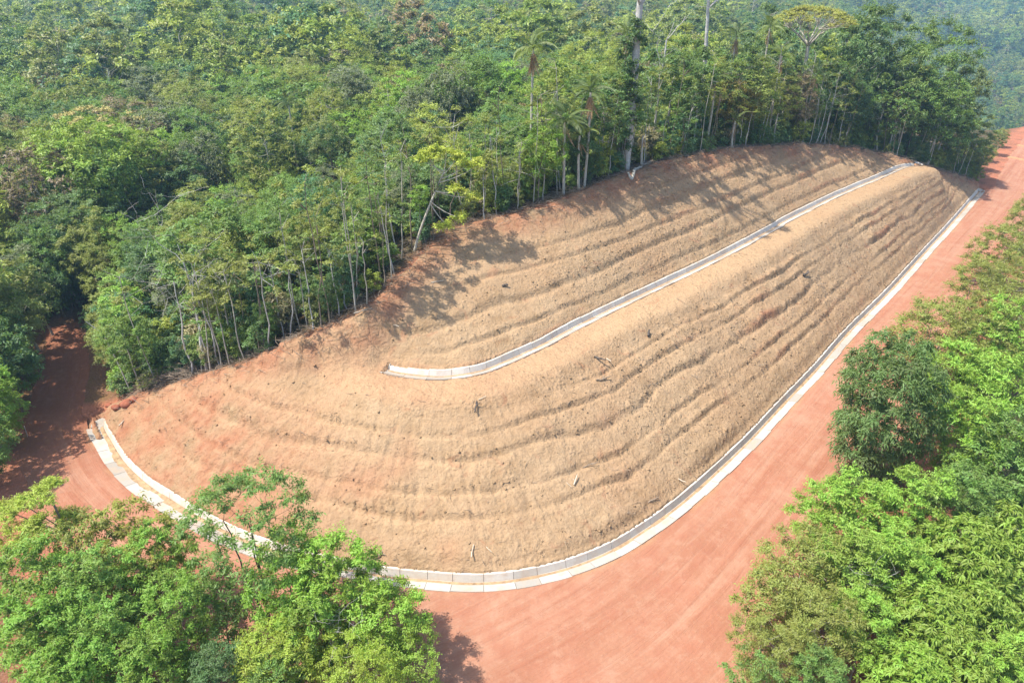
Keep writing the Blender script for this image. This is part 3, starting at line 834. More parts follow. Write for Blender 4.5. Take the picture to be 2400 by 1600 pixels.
def gen_tree(name, seed, H, cb, R, nclump, clump_r, nt, nl, L0, W0, trunk_r=0.12, bark=None, shape='round', lean=0.0, flat=0.7, whorl=False,
             shell=0.5, lump=0.28, droop=0.25, spread=0.75, kinds=None, mat=None, sides=6, out=0.6, up=0.45, forks=1):
    """H height, cb height of the crown's base, R crown radius.  Returns (wood mesh, leaf mesh)."""
    rng = np.random.RandomState(seed)
    ch = H - cb; cz = cb + ch * 0.5
    # clump centres spread through the crown volume, denser towards the outside
    cand = rand_dirs(rng, nclump * 12)
    if shape == 'umbrella': cand[:, 2] = np.abs(cand[:, 2]) * 0.9 + 0.05
    rad = rng.uniform(0, 1, len(cand)) ** (0.33 if shell < 0.5 else 0.2)
    env = lumpy(rng, cand, lump)
    pts = cand * (rad * env)[:, None]
    pts *= np.array([R - clump_r * 0.55, R - clump_r * 0.55, max(0.2, ch * 0.5 - clump_r * 0.4)])
    if shape == 'umbrella':
        rr = np.hypot(pts[:, 0], pts[:, 1]) / R
        pts[:, 2] = cb + ch * (0.85 - 0.75 * rr ** 2) + rng.normal(0, 0.08 * ch, len(pts)) - cz
    elif shape == 'cone':
        pts[:, :2] *= (0.9 - 0.7 * (pts[:, 2] / ch))[:, None]
    elif shape == 'layers':
        pts[:, 2] = np.round(pts[:, 2] / 1.1) * 1.1 + rng.normal(0, 0.1, len(pts))
    pts[:, 2] += cz
    sel = [0]; dmin = np.linalg.norm(pts - pts[0], axis=1)
    for _ in range(nclump - 1):
        k = int(np.argmax(dmin * rng.uniform(0.6, 1, len(pts)))); sel.append(k)
        dmin = np.minimum(dmin, np.linalg.norm(pts - pts[k], axis=1))
    C = pts[sel]
    lx, ly = rng.uniform(-1, 1, 2) * lean
    C[:, 0] += lx * C[:, 2]; C[:, 1] += ly * C[:, 2]
    # trunk(s) and limbs: every clump grows from the nearest lower point of the skeleton
    paths = []; nodes = []; 
    th = cb + ch * (0.45 if shape != 'umbrella' else 0.25)
    if shape == 'column': th = cb + ch * 0.8
    for fk in range(forks):
        n = 9; zz = np.linspace(0, th, n); wob = np.cumsum(rng.normal(0, 0.045 * th / n * 2.2, (n, 2)), 0); wob -= wob[0]
        sp = rng.uniform(-1, 1, 2) * (0.0 if forks == 1 else 0.16)
        tp = np.column_stack([wob[:, 0] + lx * zz + sp[0] * zz, wob[:, 1] + ly * zz + sp[1] * zz, zz])
        tr = trunk_r * (1 - 0.62 * (zz / th)) * (1 + 0.5 * np.exp(-zz / 0.35)); tr *= (1.0 if forks == 1 else 0.75)
        paths.append((tp, tr))
        for p, r in zip(tp[3:], tr[3:]): nodes.append((p, r))
    order = np.argsort(np.hypot(C[:, 0], C[:, 1]) + 0.3 * np.abs(C[:, 2] - th))
    for k in order:
        c = C[k]
        A = np.array([q[0] for q in nodes]); dv = c - A
        cost = np.linalg.norm(dv, axis=1) + 1.6 * np.maximum(0, A[:, 2] - c[2] + 0.25)
        j = int(np.argmin(cost)); p0, r0 = nodes[j]
        ln = np.linalg.norm(c - p0); m = 5
        t = np.linspace(0, 1, m)[:, None]
        bow = np.array([0, 0, 1.0]) * (-0.10 * ln) * (4 * t * (1 - t)) + rng.normal(0, 0.05 * ln, (m, 3)) * (4 * t * (1 - t))
        path = p0 + (c - p0) * t + bow
        r1 = max(0.012, min(r0 * 0.62, 0.02 + 0.012 * ln)); rr = np.linspace(r1, max(0.008, r1 * 0.4), m)
        paths.append((path, rr))
        for p, r in zip(path[2:], rr[2:]): nodes.append((p, r))
    wood = tubes_mesh(paths, name + "_wood", bark or M_BARK, sides)
    ctr = np.array([lx * cz, ly * cz, cz - ch * 0.15])
    od = unit((C - ctr) / np.array([R, R, ch * 0.5]))
    rs = clump_r * rng.uniform(0.75, 1.25, len(C))
    arr = clump_leaves(rng, C, rs, od, nt, nl, L0, W0, flat, up, out, spread, droop, whorl)
    leaf = leaves_mesh(name + "_leaf", *arr, mat or M_LEAF)
    return wood, leaf

PROTO = {}
def proto(key, *a, **k): PROTO[key] = gen_tree(key, *a, **k)

# near trees (full leaf detail)
proto("dark1", 11, 11.5, 0.9, 3.7, 140, 0.95, 22, 10, 0.30, 0.085, 0.16, M_BARK, 'round', droop=0.75, up=0.2, spread=0.55, lump=0.18, shell=0.7)
for i, (sd_, H_, cb_, R_) in enumerate(((21, 8.5, 2.0, 2.7), (22, 9.0, 2.6, 3.1), (23, 7.5, 1.6, 2.4), (24, 9.5, 2.2, 2.8))):
    proto("bright%d" % i, sd_, H_, cb_, R_, 62, 0.85, 20, 11, 0.21, 0.085, 0.10, M_BARK, 'round', lump=0.34, droop=0.2)
for i, (sd_, H_, cb_, R_) in enumerate(((31, 8.0, 1.8, 2.8), (32, 7.0, 1.4, 2.5), (33, 8.5, 2.2, 3.0))):
    proto("airy%d" % i, sd_, H_, cb_, R_, 66, 0.9, 15, 11, 0.20, 0.065, 0.07, M_BARK_PALE, 'round', lump=0.38, droop=0.3, forks=3)
for i, (sd_, H_, cb_, R_) in enumerate(((41, 7.0, 1.4, 2.5), (42, 6.2, 1.0, 2.3))):
    proto("whorl%d" % i, sd_, H_, cb_, R_, 70, 0.8, 14, 10, 0.34, 0.085, 0.08, M_BARK_PALE, 'round', lump=0.3, whorl=True, droop=0.12, forks=2)
proto("slim_umbrella", 51, 9.6, 6.6, 3.3, 46, 0.75, 14, 11, 0.19, 0.07, 0.09, M_BARK_DARK, 'umbrella', lump=0.35, forks=3, flat=0.45, droop=0.25)
proto("sparse0", 52, 7.4, 1.5, 2.5, 50, 0.8, 11, 9, 0.23, 0.085, 0.06, M_BARK, 'round', lump=0.45, droop=0.5, forks=2)
proto("sparse1", 53, 6.4, 1.0, 2.2, 46, 0.75, 11, 9, 0.22, 0.08, 0.05, M_BARK, 'round', lump=0.45, droop=0.4, forks=3)
# middle-distance canopy trees
for i in range(10):
    r_ = np.random.RandomState(100 + i)
    H_ = [11, 12, 10, 12.5, 11, 10.5, 12, 11.5, 10, 13][i]; R_ = [3.5, 2.9, 3.9, 3.3, 2.5, 4.3, 3.3, 3.6, 3.0, 4.0][i]
    proto("canopy%d" % i, 100 + i, H_, H_ * [.34, .42, .36, .3, .3, .5, .35, .3, .34, .4][i], R_, [44, 38, 50, 46, 36, 54, 42, 48, 40, 50][i], [1.05, .95, 1.15, 1.1, .85, 1.15, 1.0, 1.05, .95, 1.2][i], 17, 9,
          [.30, .26, .34, .28, .26, .30, .24, .36, .28, .30][i], [.13, .11, .13, .12, .12, .13, .11, .12, .13, .12][i], 0.13, [M_BARK_PALE, M_BARK][i % 2], ['round', 'round', 'round', 'cone', 'column', 'umbrella', 'layers', 'round', 'round', 'round'][i],
          lump=0.34, droop=[.2, .3, .6, .2, .3, .2, .15, .7, .3, .4][i], sides=5, whorl=(i == 8))
# slender trees of the forest edge: long bare stems, small crowns
for i in range(7):
    H_ = [9.5, 11, 10, 12, 8.5, 11.5, 10.5][i]
    proto("edge%d" % i, 200 + i, H_, H_ * [.5, .55, .42, .6, .5, .48, .62][i], [1.7, 1.5, 2.0, 1.9, 1.4, 2.1, 1.6][i], [24, 20, 28, 24, 18, 30, 20][i], .75, 11, 9, .25, .11, 0.075, [M_BARK_PALE, M_BARK, M_BARK_PALE, M_BARK_PALE, M_BARK, M_BARK_PALE, M_BARK][i],
          ['round', 'round', 'column', 'round', 'round', 'round', 'cone'][i], lean=0.05, lump=0.4, sides=5, droop=.35)
# leafy understorey
for i in range(5):
    H_ = [3.2, 4.2, 2.4, 3.6, 5.0][i]
    proto("shrub%d" % i, 300 + i, H_, H_ * 0.12, [1.3, 1.4, 1.2, 1.7, 1.5][i], [22, 26, 16, 28, 30][i], .6, 11, 8, .24, .10, 0.04, M_BARK, 'round', lump=0.4, sides=4, forks=3, droop=.3)
# far trees
for i in range(7):
    H_ = [11, 12, 10, 13, 11, 9.5, 12][i]
    proto("far%d" % i, 400 + i, H_, H_ * .4, [3.6, 3.0, 4.1, 3.4, 2.7, 4.6, 3.6][i], [22, 18, 26, 22, 16, 28, 23][i], 1.2, 15, 8, .42, .24, 0.14, M_BARK_PALE, ['round', 'round', 'round', 'cone', 'column', 'umbrella', 'layers'][i], lump=0.36, mat=M_LEAF_FAR, sides=4)

# bare trees, no leaves
def bare_tree(name, seed, H, R, nb, trunk_r, mat):
    rng = np.random.RandomState(seed)
    zz = np.linspace(0, H * 0.72, 8); w = np.cumsum(rng.normal(0, 0.12, (8, 2)), 0)
    tp = np.column_stack([w, zz]); tr = trunk_r * (1 - 0.55 * zz / zz[-1])
    paths = [(tp, tr)]; nodes = [(p, r) for p, r in zip(tp[4:], tr[4:])]
    for k in range(nb):
        p0, r0 = nodes[rng.randint(len(nodes))]
        d = unit(rng.normal(size=3) * np.array([1, 1, .5]) + np.array([0, 0, .75])); ln = R * rng.uniform(0.35, 1.0) * (0.6 if k > nb * .4 else 1)
        m = 6; t = np.linspace(0, 1, m)[:, None]
        pt = p0 + d * ln * t + np.cumsum(rng.normal(0, 0.06 * ln, (m, 3)), 0) * t
        r1 = max(0.014, r0 * 0.6); rr = np.linspace(r1, r1 * 0.4, m); paths.append((pt, rr))
        nodes += [(p, r) for p, r in zip(pt[2:], rr[2:])]
    return tubes_mesh(paths, name, mat, 5)
BARE = [bare_tree("bare0", 500, 12, 3.2, 46, 0.13, M_DEADWOOD), bare_tree("bare1", 501, 10, 2.4, 34, 0.08, M_DEADWOOD), bare_tree("bare2", 502, 11, 3.0, 50, 0.10, M_BARK_PALE)]

# ------------------------------------------------------------------ palms: every frond its own part
def frond_mesh(name, ln, nleaf, lw, ll, arch, hang, mat, seed, dry=False):
    rng = np.random.RandomState(seed)
    t = np.linspace(0, 1, 10)
    x = ln * (t - 0.12 * t ** 2); z = ln * (arch * t - (arch + hang) * t ** 2)
    rach = np.column_stack([x, x * 0, z])
    V = []; F = []
    w = 0.035 * (1 - 0.8 * t) + 0.006
    for p, ww in zip(rach, w): V += [p + (0, ww, 0), p - (0, ww, 0), p - (0, 0, ww * 1.5)]
    for i in range(9):
        a = i * 3
        for j in range(3): F.append((a + j, a + (j + 1) % 3, a + 3 + (j + 1) % 3, a + 3 + j))
    for s in (-1, 1):
        for k in range(nleaf):
            u = 0.12 + 0.88 * k / (nleaf - 1)
            p = np.array([np.interp(u, t, x), 0, np.interp(u, t, z)])
            l_ = ll * math.sin(math.pi * min(0.97, 0.15 + 0.8 * u)) * rng.uniform(0.8, 1.1) * (0.6 if dry else 1)
            dr = np.array([0.55, s * 0.8, -0.15 - (1.2 if dry else 0.35) * rng.uniform(.4, 1)]); dr /= np.linalg.norm(dr)
            mid = p + dr * l_ * 0.55; tip = p + dr * l_ + np.array([0, 0, -0.25 * l_])
            b = len(V); V += [p, mid + (lw / 2, 0, 0), tip, mid - (lw / 2, 0, 0)]
            F.append((b, b + 1, b + 2, b + 3))
    V = np.array(V); F = np.array(F)
    return mesh_np(name, V, F, mat, False, {"rnd": np.random.RandomState(seed + 1).uniform(0.1, 0.85, len(V))})
FROND = [frond_mesh("frond_a", 3.0, 24, 0.13, 0.85, 0.75, 0.35, M_LEAF, 1), frond_mesh("frond_b", 2.7, 22, 0.12, 0.8, 0.35, 0.55, M_LEAF, 2)]
DRY = [frond_mesh("frond_dry", 2.4, 14, 0.11, 0.75, -0.3, 0.7, M_DRYFROND, 3, True)]
PALM_TRUNK = {}
def palm(loc, h, label, seed, col=(0.10, 0.16, 0.03), ndry=6, nfr=11, scale=1.0, group="palms standing over the forest", thick=0.10):
    rng = random.Random(seed); scale *= 0.74; ndry = int(ndry * 1.5)
    root = new_obj("palm_tree", None, None, loc); root.rotation_euler.z = rng.uniform(0, 6.28)
    tag(root, label, "palm", group)
    zz = np.linspace(0, h, 8); P = np.column_stack([0.15 * np.sin(zz / h * 2), 0.1 * np.sin(zz / h * 3), zz])
    new_obj("trunk", tubes_mesh([(P, np.linspace(thick * 1.3, thick * 0.9, 8))], "palm_trunk", M_BARK_PALE, 7), root)
    for k in range(nfr):
        o = new_obj("frond", FROND[k % 2], root, (P[-1, 0], P[-1, 1], h))
        el = rng.uniform(-0.15, 0.75) if k > 2 else rng.uniform(0.9, 1.2)
        o.rotation_euler = (0, -el, k * 2.399 + rng.uniform(-.2, .2)); o.scale = (scale,) * 3; o.color = (*col, 1)
    for k in range(ndry):
        o = new_obj("dead_frond", DRY[0], root, (P[-1, 0], P[-1, 1], h - 0.15))
        o.rotation_euler = (0, rng.uniform(0.95, 1.4), k * 2.4 + rng.uniform(-.3, .3)); o.scale = (scale,) * 3
    return root

# ------------------------------------------------------------------ placing one tree
def zat(x, y): return float(zbase(np.array([x]), np.array([y]))[0])
TREES = []
def tree(key, x, y, h, col, label, group, rz, name="forest_tree", wide=1.0, cat="tree", z=None, bark=None):
    wood, leaf = PROTO[key]
    H0 = PROTO_H[key]
    root = bpy.data.objects.new(name, None); COL.objects.link(root)
    root.location = (x, y, (zat(x, y) if z is None else z) - 0.1)
    root.rotation_euler = (0, 0, rz); s = h / H0; root.scale = (s * wide, s * wide, s)
    root.empty_display_size = 0.1
    tag(root, label, cat, group)
    t = bpy.data.objects.new("trunk", wood); COL.objects.link(t); t.parent = root
    c = bpy.data.objects.new("crown", leaf); COL.objects.link(c); c.parent = root; c.color = (*col, 1)
    TREES.append(root)
    return root
PROTO_H = {}
for k_, (w_, l_) in PROTO.items():
    co = np.empty(len(l_.vertices) * 3, np.float32); l_.vertices.foreach_get("co", co); PROTO_H[k_] = float(np.percentile(co[2::3], 99.7))

BRIGHT = (0.14, 0.30, 0.042); LIME = (0.140, 0.265, 0.042); MID = (0.085, 0.185, 0.040); DARK = (0.052, 0.122, 0.038); OLIVE = (0.155, 0.205, 0.045); TEAL = (0.060, 0.150, 0.072); GREYG = (0.125, 0.155, 0.085); BROWN = (0.18, 0.150, 0.08)
COLN = {BRIGHT: "bright green", LIME: "lime green", MID: "mid green", DARK: "dark green", OLIVE: "olive green", TEAL: "bluish green", GREYG: "grey-green", BROWN: "brownish"}
prng = random.Random(77)

def at_top(px, py, h, zg=None):
    """ground point of a tree of height h whose top shows at (px, py)"""
    z = 0.0
    for _ in range(6):
        p = P2W(px, py, z + h); z = zat(p[0], p[1])
    return p[0], p[1]

# ---- trees hand-placed around the near road (crown top in the picture, height)
G_R = "trees and bushes on the near side of the red road"
near_list = [
 # right of the road
 ("dark1", 2085, 772, 10.8, (0.075, 0.150, 0.042), "big dense dark green tree with drooping leaves overhanging the straight road", 0.84),
 ("airy0", 2392, 440, 7.5, OLIVE, "olive feathery tree farthest along the road's outer edge, beside the far road bend", 1.0),
 ("airy1", 2322, 515, 7.0, OLIVE, "olive feathery tree leaning over the far straight of the road", 1.0),
 ("airy2", 2392, 560, 7.5, OLIVE, "olive feathery tree behind the road's outer edge trees, near the frame's edge", 1.0),
 ("airy0", 2266, 588, 7.2, OLIVE, "olive feathery tree on the road's outer edge, third from the far bend", 1.0),
 ("airy2", 2345, 640, 7.8, OLIVE, "broad olive tree just behind the roadside row on the right", 1.1),
 ("airy1", 2178, 682, 7.0, OLIVE, "olive feathery tree on the road's edge just beyond the big dark tree", 1.1),
 ("airy0", 2282, 715, 7.5, OLIVE, "olive tree with grey twigs showing, behind the big dark tree", 1.05),
 ("bright0", 2330, 690, 8.5, BRIGHT, "bright green tree at the frame's edge above the big dark tree", 1.0),
 ("bright1", 2215, 780, 8.5, BRIGHT, "bright green tree touching the right side of the big dark tree", 1.0),
 ("bright2", 2330, 820, 8.5, BRIGHT, "bright green rounded tree at the frame's right edge, level with the dark tree", 1.0),
 ("bright3", 2265, 890, 8.5, BRIGHT, "bright green tree lower right of the big dark tree's crown", 1.0),
 ("bright0", 2350, 960, 8.0, MID, "mid green tree half cut by the right edge, below the bright row", 1.0),
 ("bright1", 1925, 1100, 6.4, BRIGHT, "bright green tree reaching over the road below the big dark tree", 1.0),
 ("bright2", 2010, 1110, 6.6, BRIGHT, "bright green tree directly under the big dark tree's lower leaves", 1.0),
 ("bright3", 2140, 1080, 7.4, BRIGHT, "tall bright green tree standing free at the right, lower than the dark tree", 1.0),
 ("bright0", 2260, 1075, 7.4, MID, "mid green tree with stiff comb-like leaf rows near the right edge", 1.0),
 ("airy1", 1870, 1220, 5.8, OLIVE, "thin olive tree with bare grey twigs beside the wide red curve", 0.95),
 ("bright2", 1990, 1230, 6.4, LIME, "lime green bushy tree with pale twigs in the middle of the right thicket", 0.95),
 ("bright0", 2100, 1230, 6.6, BRIGHT, "bright green tree in the right thicket next to the lime bush", 0.95),
 ("whorl0", 2250, 1200, 6.6, LIME, "bush with star-like tufts of long leaves and yellow tips near the right edge", 1.0),
 ("whorl1", 2335, 1180, 6.6, LIME, "tuft-leaved bush cut by the right edge beside the yellow-tipped bush", 1.0),
 ("sparse1", 1790, 1330, 5.0, OLIVE, "sparse olive sapling leaning furthest out over the wide red clay", 1.0),
 ("airy0", 1905, 1370, 5.4, OLIVE, "twiggy olive bush with grey dead branches beside the leaning sapling", 1.0),
 ("bright1", 2020, 1380, 5.4, BRIGHT, "bright green bush above the red gully in the right thicket", 0.9),
 ("whorl0", 2170, 1360, 5.8, LIME, "tuft-leaved yellow-green bush left of two others in the corner thicket", 1.0),
 ("whorl1", 2290, 1340, 5.8, LIME, "tuft-leaved yellow-green bush in the corner thicket, nearest the right edge", 1.0),
 ("airy2", 1770, 1430, 4.6, OLIVE, "low olive bush on the edge of the red clay, second lowest there", 1.0),
 ("sparse0", 1745, 1520, 4.4, MID, "low sparse bush on the red clay's edge at the bottom of the picture", 1.0),
 ("bright3", 1900, 1505, 4.8, MID, "dense fine-leaved green bush at the bottom, left of the red gully", 1.0),
 ("whorl0", 2120, 1500, 5.0, BRIGHT, "bright tuft-leaved bush at the bottom right of the red gully", 1.0),
 ("whorl1", 2240, 1470, 5.2, LIME, "yellow-green tuft-leaved bush in the bottom right corner", 1.0),
 ("bright0", 2335, 1480, 5.2, BRIGHT, "broad-leaved green bush in the extreme bottom right corner", 1.0),
 # left foreground thicket
 ("slim_umbrella", 535, 1100, 9.6, MID, "tall slim dark-stemmed tree with a flat spreading crown over the drain", 1.0),
 ("sparse0", 275, 1165, 7.0, (0.171, 0.212, 0.034), "thin tree with drooping brownish leaves against the red road", 1.0),
 ("sparse1", 190, 1190, 6.2, OLIVE, "wispy sapling with few leaves between the frond tree and the drooping tree", 0.9),
 ("bright1", 310, 1225, 6.2, (0.118, 0.272, 0.037), "soft green tree in front of the drooping brownish one", 0.95),
 ("bright2", 40, 1255, 7.0, (0.106, 0.237, 0.031), "mid green tree at the left edge under the frond tree", 1.0),
 ("bright0", 160, 1290, 6.6, (0.106, 0.237, 0.037), "dense green tree below the wispy sapling in the left thicket", 1.0),
 ("bright3", 380, 1330, 6.2, (0.106, 0.246, 0.031), "green bushy tree left of the slim tree's stems", 1.0),
 ("sparse1", 470, 1300, 5.6, MID, "thin green sapling growing beside the slim dark-stemmed tree", 0.9),
 ("bright0", 640, 1225, 7.2, (0.120, 0.276, 0.034), "leafy green tree right of the slim tree, hiding part of the drain", 0.85),
 ("bright1", 770, 1230, 7.4, (0.129, 0.292, 0.034), "leafy green tree whose crown covers the drain at the bend", 0.95),
 ("bright2", 880, 1345, 5.6, (0.129, 0.284, 0.034), "green tree reaching over the red clay below the drain's bend", 1.0),
 ("sparse0", 935, 1440, 4.6, (0.129, 0.260, 0.034), "outermost leafy branch-like tree over the red clay at the bottom centre", 1.0),
 ("bright3", 700, 1360, 5.8, (0.120, 0.260, 0.034), "dense green tree at the bottom below the drain-hiding crowns", 1.0),
 ("bright1", 60, 1385, 6.0, (0.106, 0.254, 0.031), "light green round bush in the bottom left corner, upper of two", 1.0),
 ("bright0", 200, 1410, 5.6, (0.106, 0.254, 0.037), "soft green bush along the bottom, second from the left corner", 1.0),
 ("bright2", 110, 1490, 5.0, (0.106, 0.254, 0.031), "light green round bush in the bottom left corner, lower of two", 1.0),
 ("bright3", 330, 1450, 5.2, (0.106, 0.237, 0.031), "green bush at the bottom edge left of the bare red gap", 1.0),
 ("airy1", 620, 1440, 5.0, (0.171, 0.276, 0.034), "yellow-green bush with pale twigs at the bottom, foot of the slim tree", 1.0),
 ("bright0", 480, 1490, 4.6, DARK, "dark green bush at the bottom edge between the two thickets", 1.0),
 ("airy2", 800, 1470, 4.8, (0.171, 0.292, 0.034), "bush with whitish dead twigs at the bottom centre", 1.0),
 ("bright1", 620, 1530, 4.4, MID, "low green bush at the bottom edge under the slim tree", 1.0),
]
for (key, px_, py_, h_, col_, lab_, wd_) in near_list:
    x_, y_ = at_top(px_, py_, h_)
    tree(key, x_, y_, h_, col_, lab_, G_R, prng.uniform(0, 6.28), "roadside_tree" if h_ > 5.5 else "roadside_bush", wd_, "tree" if h_ > 5.5 else "bush")

for n_, (px_, py_, h_, key_, col_) in enumerate(((20, 600, 9.5, "canopy0", MID), (75, 640, 9.0, "canopy7", OLIVE), (25, 720, 8.5, "canopy2", DARK), (70, 745, 7.5, "bright1", MID), (10, 830, 7.5, "canopy8", BRIGHT), (45, 860, 6.0, "bright2", BRIGHT),
        (-10, 930, 6.5, "bright0", MID), (60, 690, 8.0, "canopy1", MID), (95, 560, 10.0, "canopy4", OLIVE), (15, 1000, 4.5, "bright3", DARK), (60, 760, 6.5, "canopy3", DARK))):
    px_ -= 100 if px_ < 100 else 20; gx_, gy_ = at_top(px_, py_, h_)
    tree(key_, gx_, gy_, h_, col_, "%s tree crowding the outer side of the shaded track, %s from the foreground up" % (COLN[col_], ["tenth", "eighth", "seventh", "sixth", "fourth", "third", "second", "ninth", "eleventh", "first", "fifth"][n_]), "trees crowding the shaded track", prng.uniform(0, 6.28), "track_tree")

for n_, (px_, py_, h_, key_, col_) in enumerate(((150, 728, 9.0, "canopy3", MID), (182, 705, 10.0, "canopy0", DARK), (214, 698, 9.0, "canopy4", MID), (246, 705, 9.5, "canopy7", OLIVE), (276, 735, 7.5, "bright0", OLIVE), (120, 765, 7.5, "canopy8", DARK), (200, 690, 5.0, "shrub4", MID), (170, 712, 4.5, "shrub3", DARK), (235, 712, 4.0, "shrub1", MID))):
    b_ = P2W(px_, py_, 0.2)
    tree(key_, b_[0], b_[1], h_, col_, "%s tree closing the dark end of the shaded track, %s from the left" % (COLN[col_], ["second", "fourth", "sixth", "eighth", "ninth", "first", "fifth", "third", "seventh"][n_]), "trees at the end of the shaded track", prng.uniform(0, 6.28), "track_tree", 0.9)
for n_, (px_, py_, h_, key_, col_) in enumerate(((268, 800, 5.6, "bright1", OLIVE), (288, 850, 5.0, "airy1", OLIVE), (262, 838, 3.2, "shrub4", MID), (302, 778, 6.4, "bright3", (0.11, 0.22, 0.045)), (258, 775, 4.0, "shrub3", DARK), (318, 880, 4.2, "bright2", (0.13, 0.21, 0.045)), (284, 900, 2.2, "shrub2", BRIGHT))):
    b_ = P2W(px_, py_, 0.4)
    tree(key_, b_[0], b_[1], h_, col_, "%s bush on the hill's corner beside the shaded track, %s from the drain head" % (COLN.get(col_, "fresh green"), ["fifth", "third", "fourth", "seventh", "sixth", "second", "first"][n_]), "bushes on the hill's corner", prng.uniform(0, 6.28), "corner_bush", 1.0, "bush")
# ---- forest points
rngF = np.random.RandomState(2024)
def forest_points(spacing_fn, ymin, ymax, xlim, n):
    """dart throwing with a grid, spacing grows with distance"""
    pts = []
    return pts
def jitter_grid(x0, x1, y0, y1, s):
    xs = np.arange(x0, x1, s); ys = np.arange(y0, y1, s)
    Xg, Yg = np.meshgrid(xs, ys, indexing='ij')
    Xg = Xg + (np.arange(Yg.shape[1]) % 2)[None] * s * 0.5
    return np.column_stack([(Xg + rngF.uniform(-.38, .38, Xg.shape) * s).ravel(), (Yg + rngF.uniform(-.38, .38, Yg.shape) * s).ravel()])
ring = jitter_grid(-75, 115, 26, 150, 3.5)
ringf = jitter_grid(-560, 700, 150, 700, 6.2)
ringl = jitter_grid(-150, -75, 40, 150, 3.9)
rights = jitter_grid(115, 220, 60, 150, 4.2)
cand = np.vstack([ring, ringl, rights, ringf])
sdH = poly_sd(cand[:, 0], cand[:, 1], HILL); sdR = poly_sd(cand[:, 0], cand[:, 1], ROADPOLY)
zc = zbase(cand[:, 0], cand[:, 1])
pr = W2P(np.column_stack([cand, zc + 8]))
in_front = pr[:, 2] > 5
vis = in_front & (pr[:, 0] > -220) & (pr[:, 0] < 2480) & (pr[:, 1] > -330) & (pr[:, 1] < 1650)
ok = (sdH > 0.9) & (sdR > 1.8) & vis
# not on the near side of the road (hand-placed there)
dR, iR = seg_dist(cand[:, 0], cand[:, 1], CR)
side = (cand[:, 0] - CR[iR, 0]) * NRMR[iR, 0] + (cand[:, 1] - CR[iR, 1]) * NRMR[iR, 1]
s_track = scut
outer = side > 0
near_side = outer & (SR[iR] > s_track + 3) & (dR < 40) & (cand[:, 1] < 100)
right_far = outer & (cand[:, 0] > 25)
keep_right = right_far & (pr[:, 0] > np.where(cand[:, 1] > 62, 2400, 2290)) & (cand[:, 1] > 48) & (sdR > 6.5)
# land left of the road below the track is open down to the thicket
ok &= (~near_side) | keep_right
ok &= ~((cand[:, 1] < 36) & (cand[:, 0] > -46))
_dd = np.hypot(cand[:, 0], cand[:, 1])
ok &= ~((pr[:, 0] > 2235) & (_dd > 100) & (_dd < 250))
ok &= ~((pr[:, 0] > 2030) & (_dd > 122) & (_dd < 250))
cand = cand[ok]; sdH = sdH[ok]; sdR = sdR[ok]; zc = zc[ok]; dist = np.hypot(cand[:, 0], cand[:, 1]); outr = right_far[ok]
d2c, i2c = seg_dist(cand[:, 0], cand[:, 1], C2)
x_, y_ = cand[:, 0], cand[:, 1]
az = np.degrees(np.arctan2(x_, y_))
# how tall the forest grows: low on the left plain, tall on the hill to the right
tall = 9.8 + 4.0 * sstep(8, 30, x_) * sstep(25, 3, d2c) - 1.3 * sstep(-14, -4, x_) * sstep(10, 2, x_) * sstep(14, 3, d2c) + 1.5 * fbm(x_ / 18, y_ / 18, 2, 33) - 1.6 * sstep(-6, -2, -np.abs(x_ - 0)) * 0
tall = np.where((x_ > 60) & (y_ > 110), 8.5, tall)
tall = np.where(outr & (y_ < 120), 6.0, tall)
height = np.clip(tall * (0.62 + 0.75 * rngF.rand(len(x_)) ** 1.3), 4.5, 19)
height = np.where((d2c < 4.2) & (rngF.rand(len(x_)) < 0.5), height * rngF.uniform(0.45, 0.75, len(x_)), height)
SKY = np.array([(-300, 560), (100, 560), (250, 545), (450, 480), (600, 470), (700, 420), (850, 400), (1000, 340), (1100, 300), (1200, 255), (1300, 240), (1400, 200), (1420, 290), (1505, 300), (1530, 170), (1600, 150), (1700, 130), (1780, 150), (1850, 160), (1950, 150),
                (2050, 110), (2150, 95), (2200, 120), (2240, 200), (2280, 320), (2330, 370), (2700, 380)], float)
colx = W2P(np.column_stack([x_, y_, zc]))[:, 0]
lim = np.interp(colx, SKY[:, 0], SKY[:, 1]) - np.clip(d2c - 8, 0, 30) * 4.0
tallest = np.zeros(len(x_))
vv = (lim - 784) / FPX; tt_ = y_ / (CP - vv * SP)
tallest = CAM_H - tt_ * (SP + vv * CP) - zc
capd = (d2c < 30) & ~outr
height = np.where(capd, np.minimum(height, np.maximum(3.0, tallest * rngF.uniform(0.72, 1.02, len(x_)))), height)
fwd = np.where(capd & (d2c < 12) & (x_ > 6), np.maximum(height, tallest * rngF.uniform(0.55, 1.0, len(x_))), height)
height = np.clip(fwd, 3.0, 20)
pp = W2P(np.column_stack([x_, y_, zc + height]))
# the ones that show largest stand as trees of their own, the rest is one mass
size = np.where((pp[:, 0] > -60) & (pp[:, 0] < 2412) & (pp[:, 1] > -60) & (pp[:, 1] < 1600), FPX / pp[:, 2] * height, 0)
edge_row = (d2c < 4.2) | ((sdR < 5.0) & ~outr)
order = np.argsort(-size)
own = np.zeros(len(x_), bool); own[order[:300]] = True
own |= edge_row & (size > 0) & (dist < 120)
colset = [MID, DARK, OLIVE, MID, TEAL, OLIVE, DARK, MID, GREYG, (0.11, 0.22, 0.045), BRIGHT, MID, OLIVE, BRIGHT, MID, DARK, (0.11, 0.22, 0.045), OLIVE, GREYG, BROWN]
ROWS = "first second third fourth fifth sixth seventh eighth ninth tenth eleventh twelfth thirteenth fourteenth fifteenth sixteenth".split()
ORD = lambda n: "%d%s" % (n, "th" if 10 <= n % 100 <= 20 else {1: "st", 2: "nd", 3: "rd"}.get(n % 10, "th"))
jobs = []
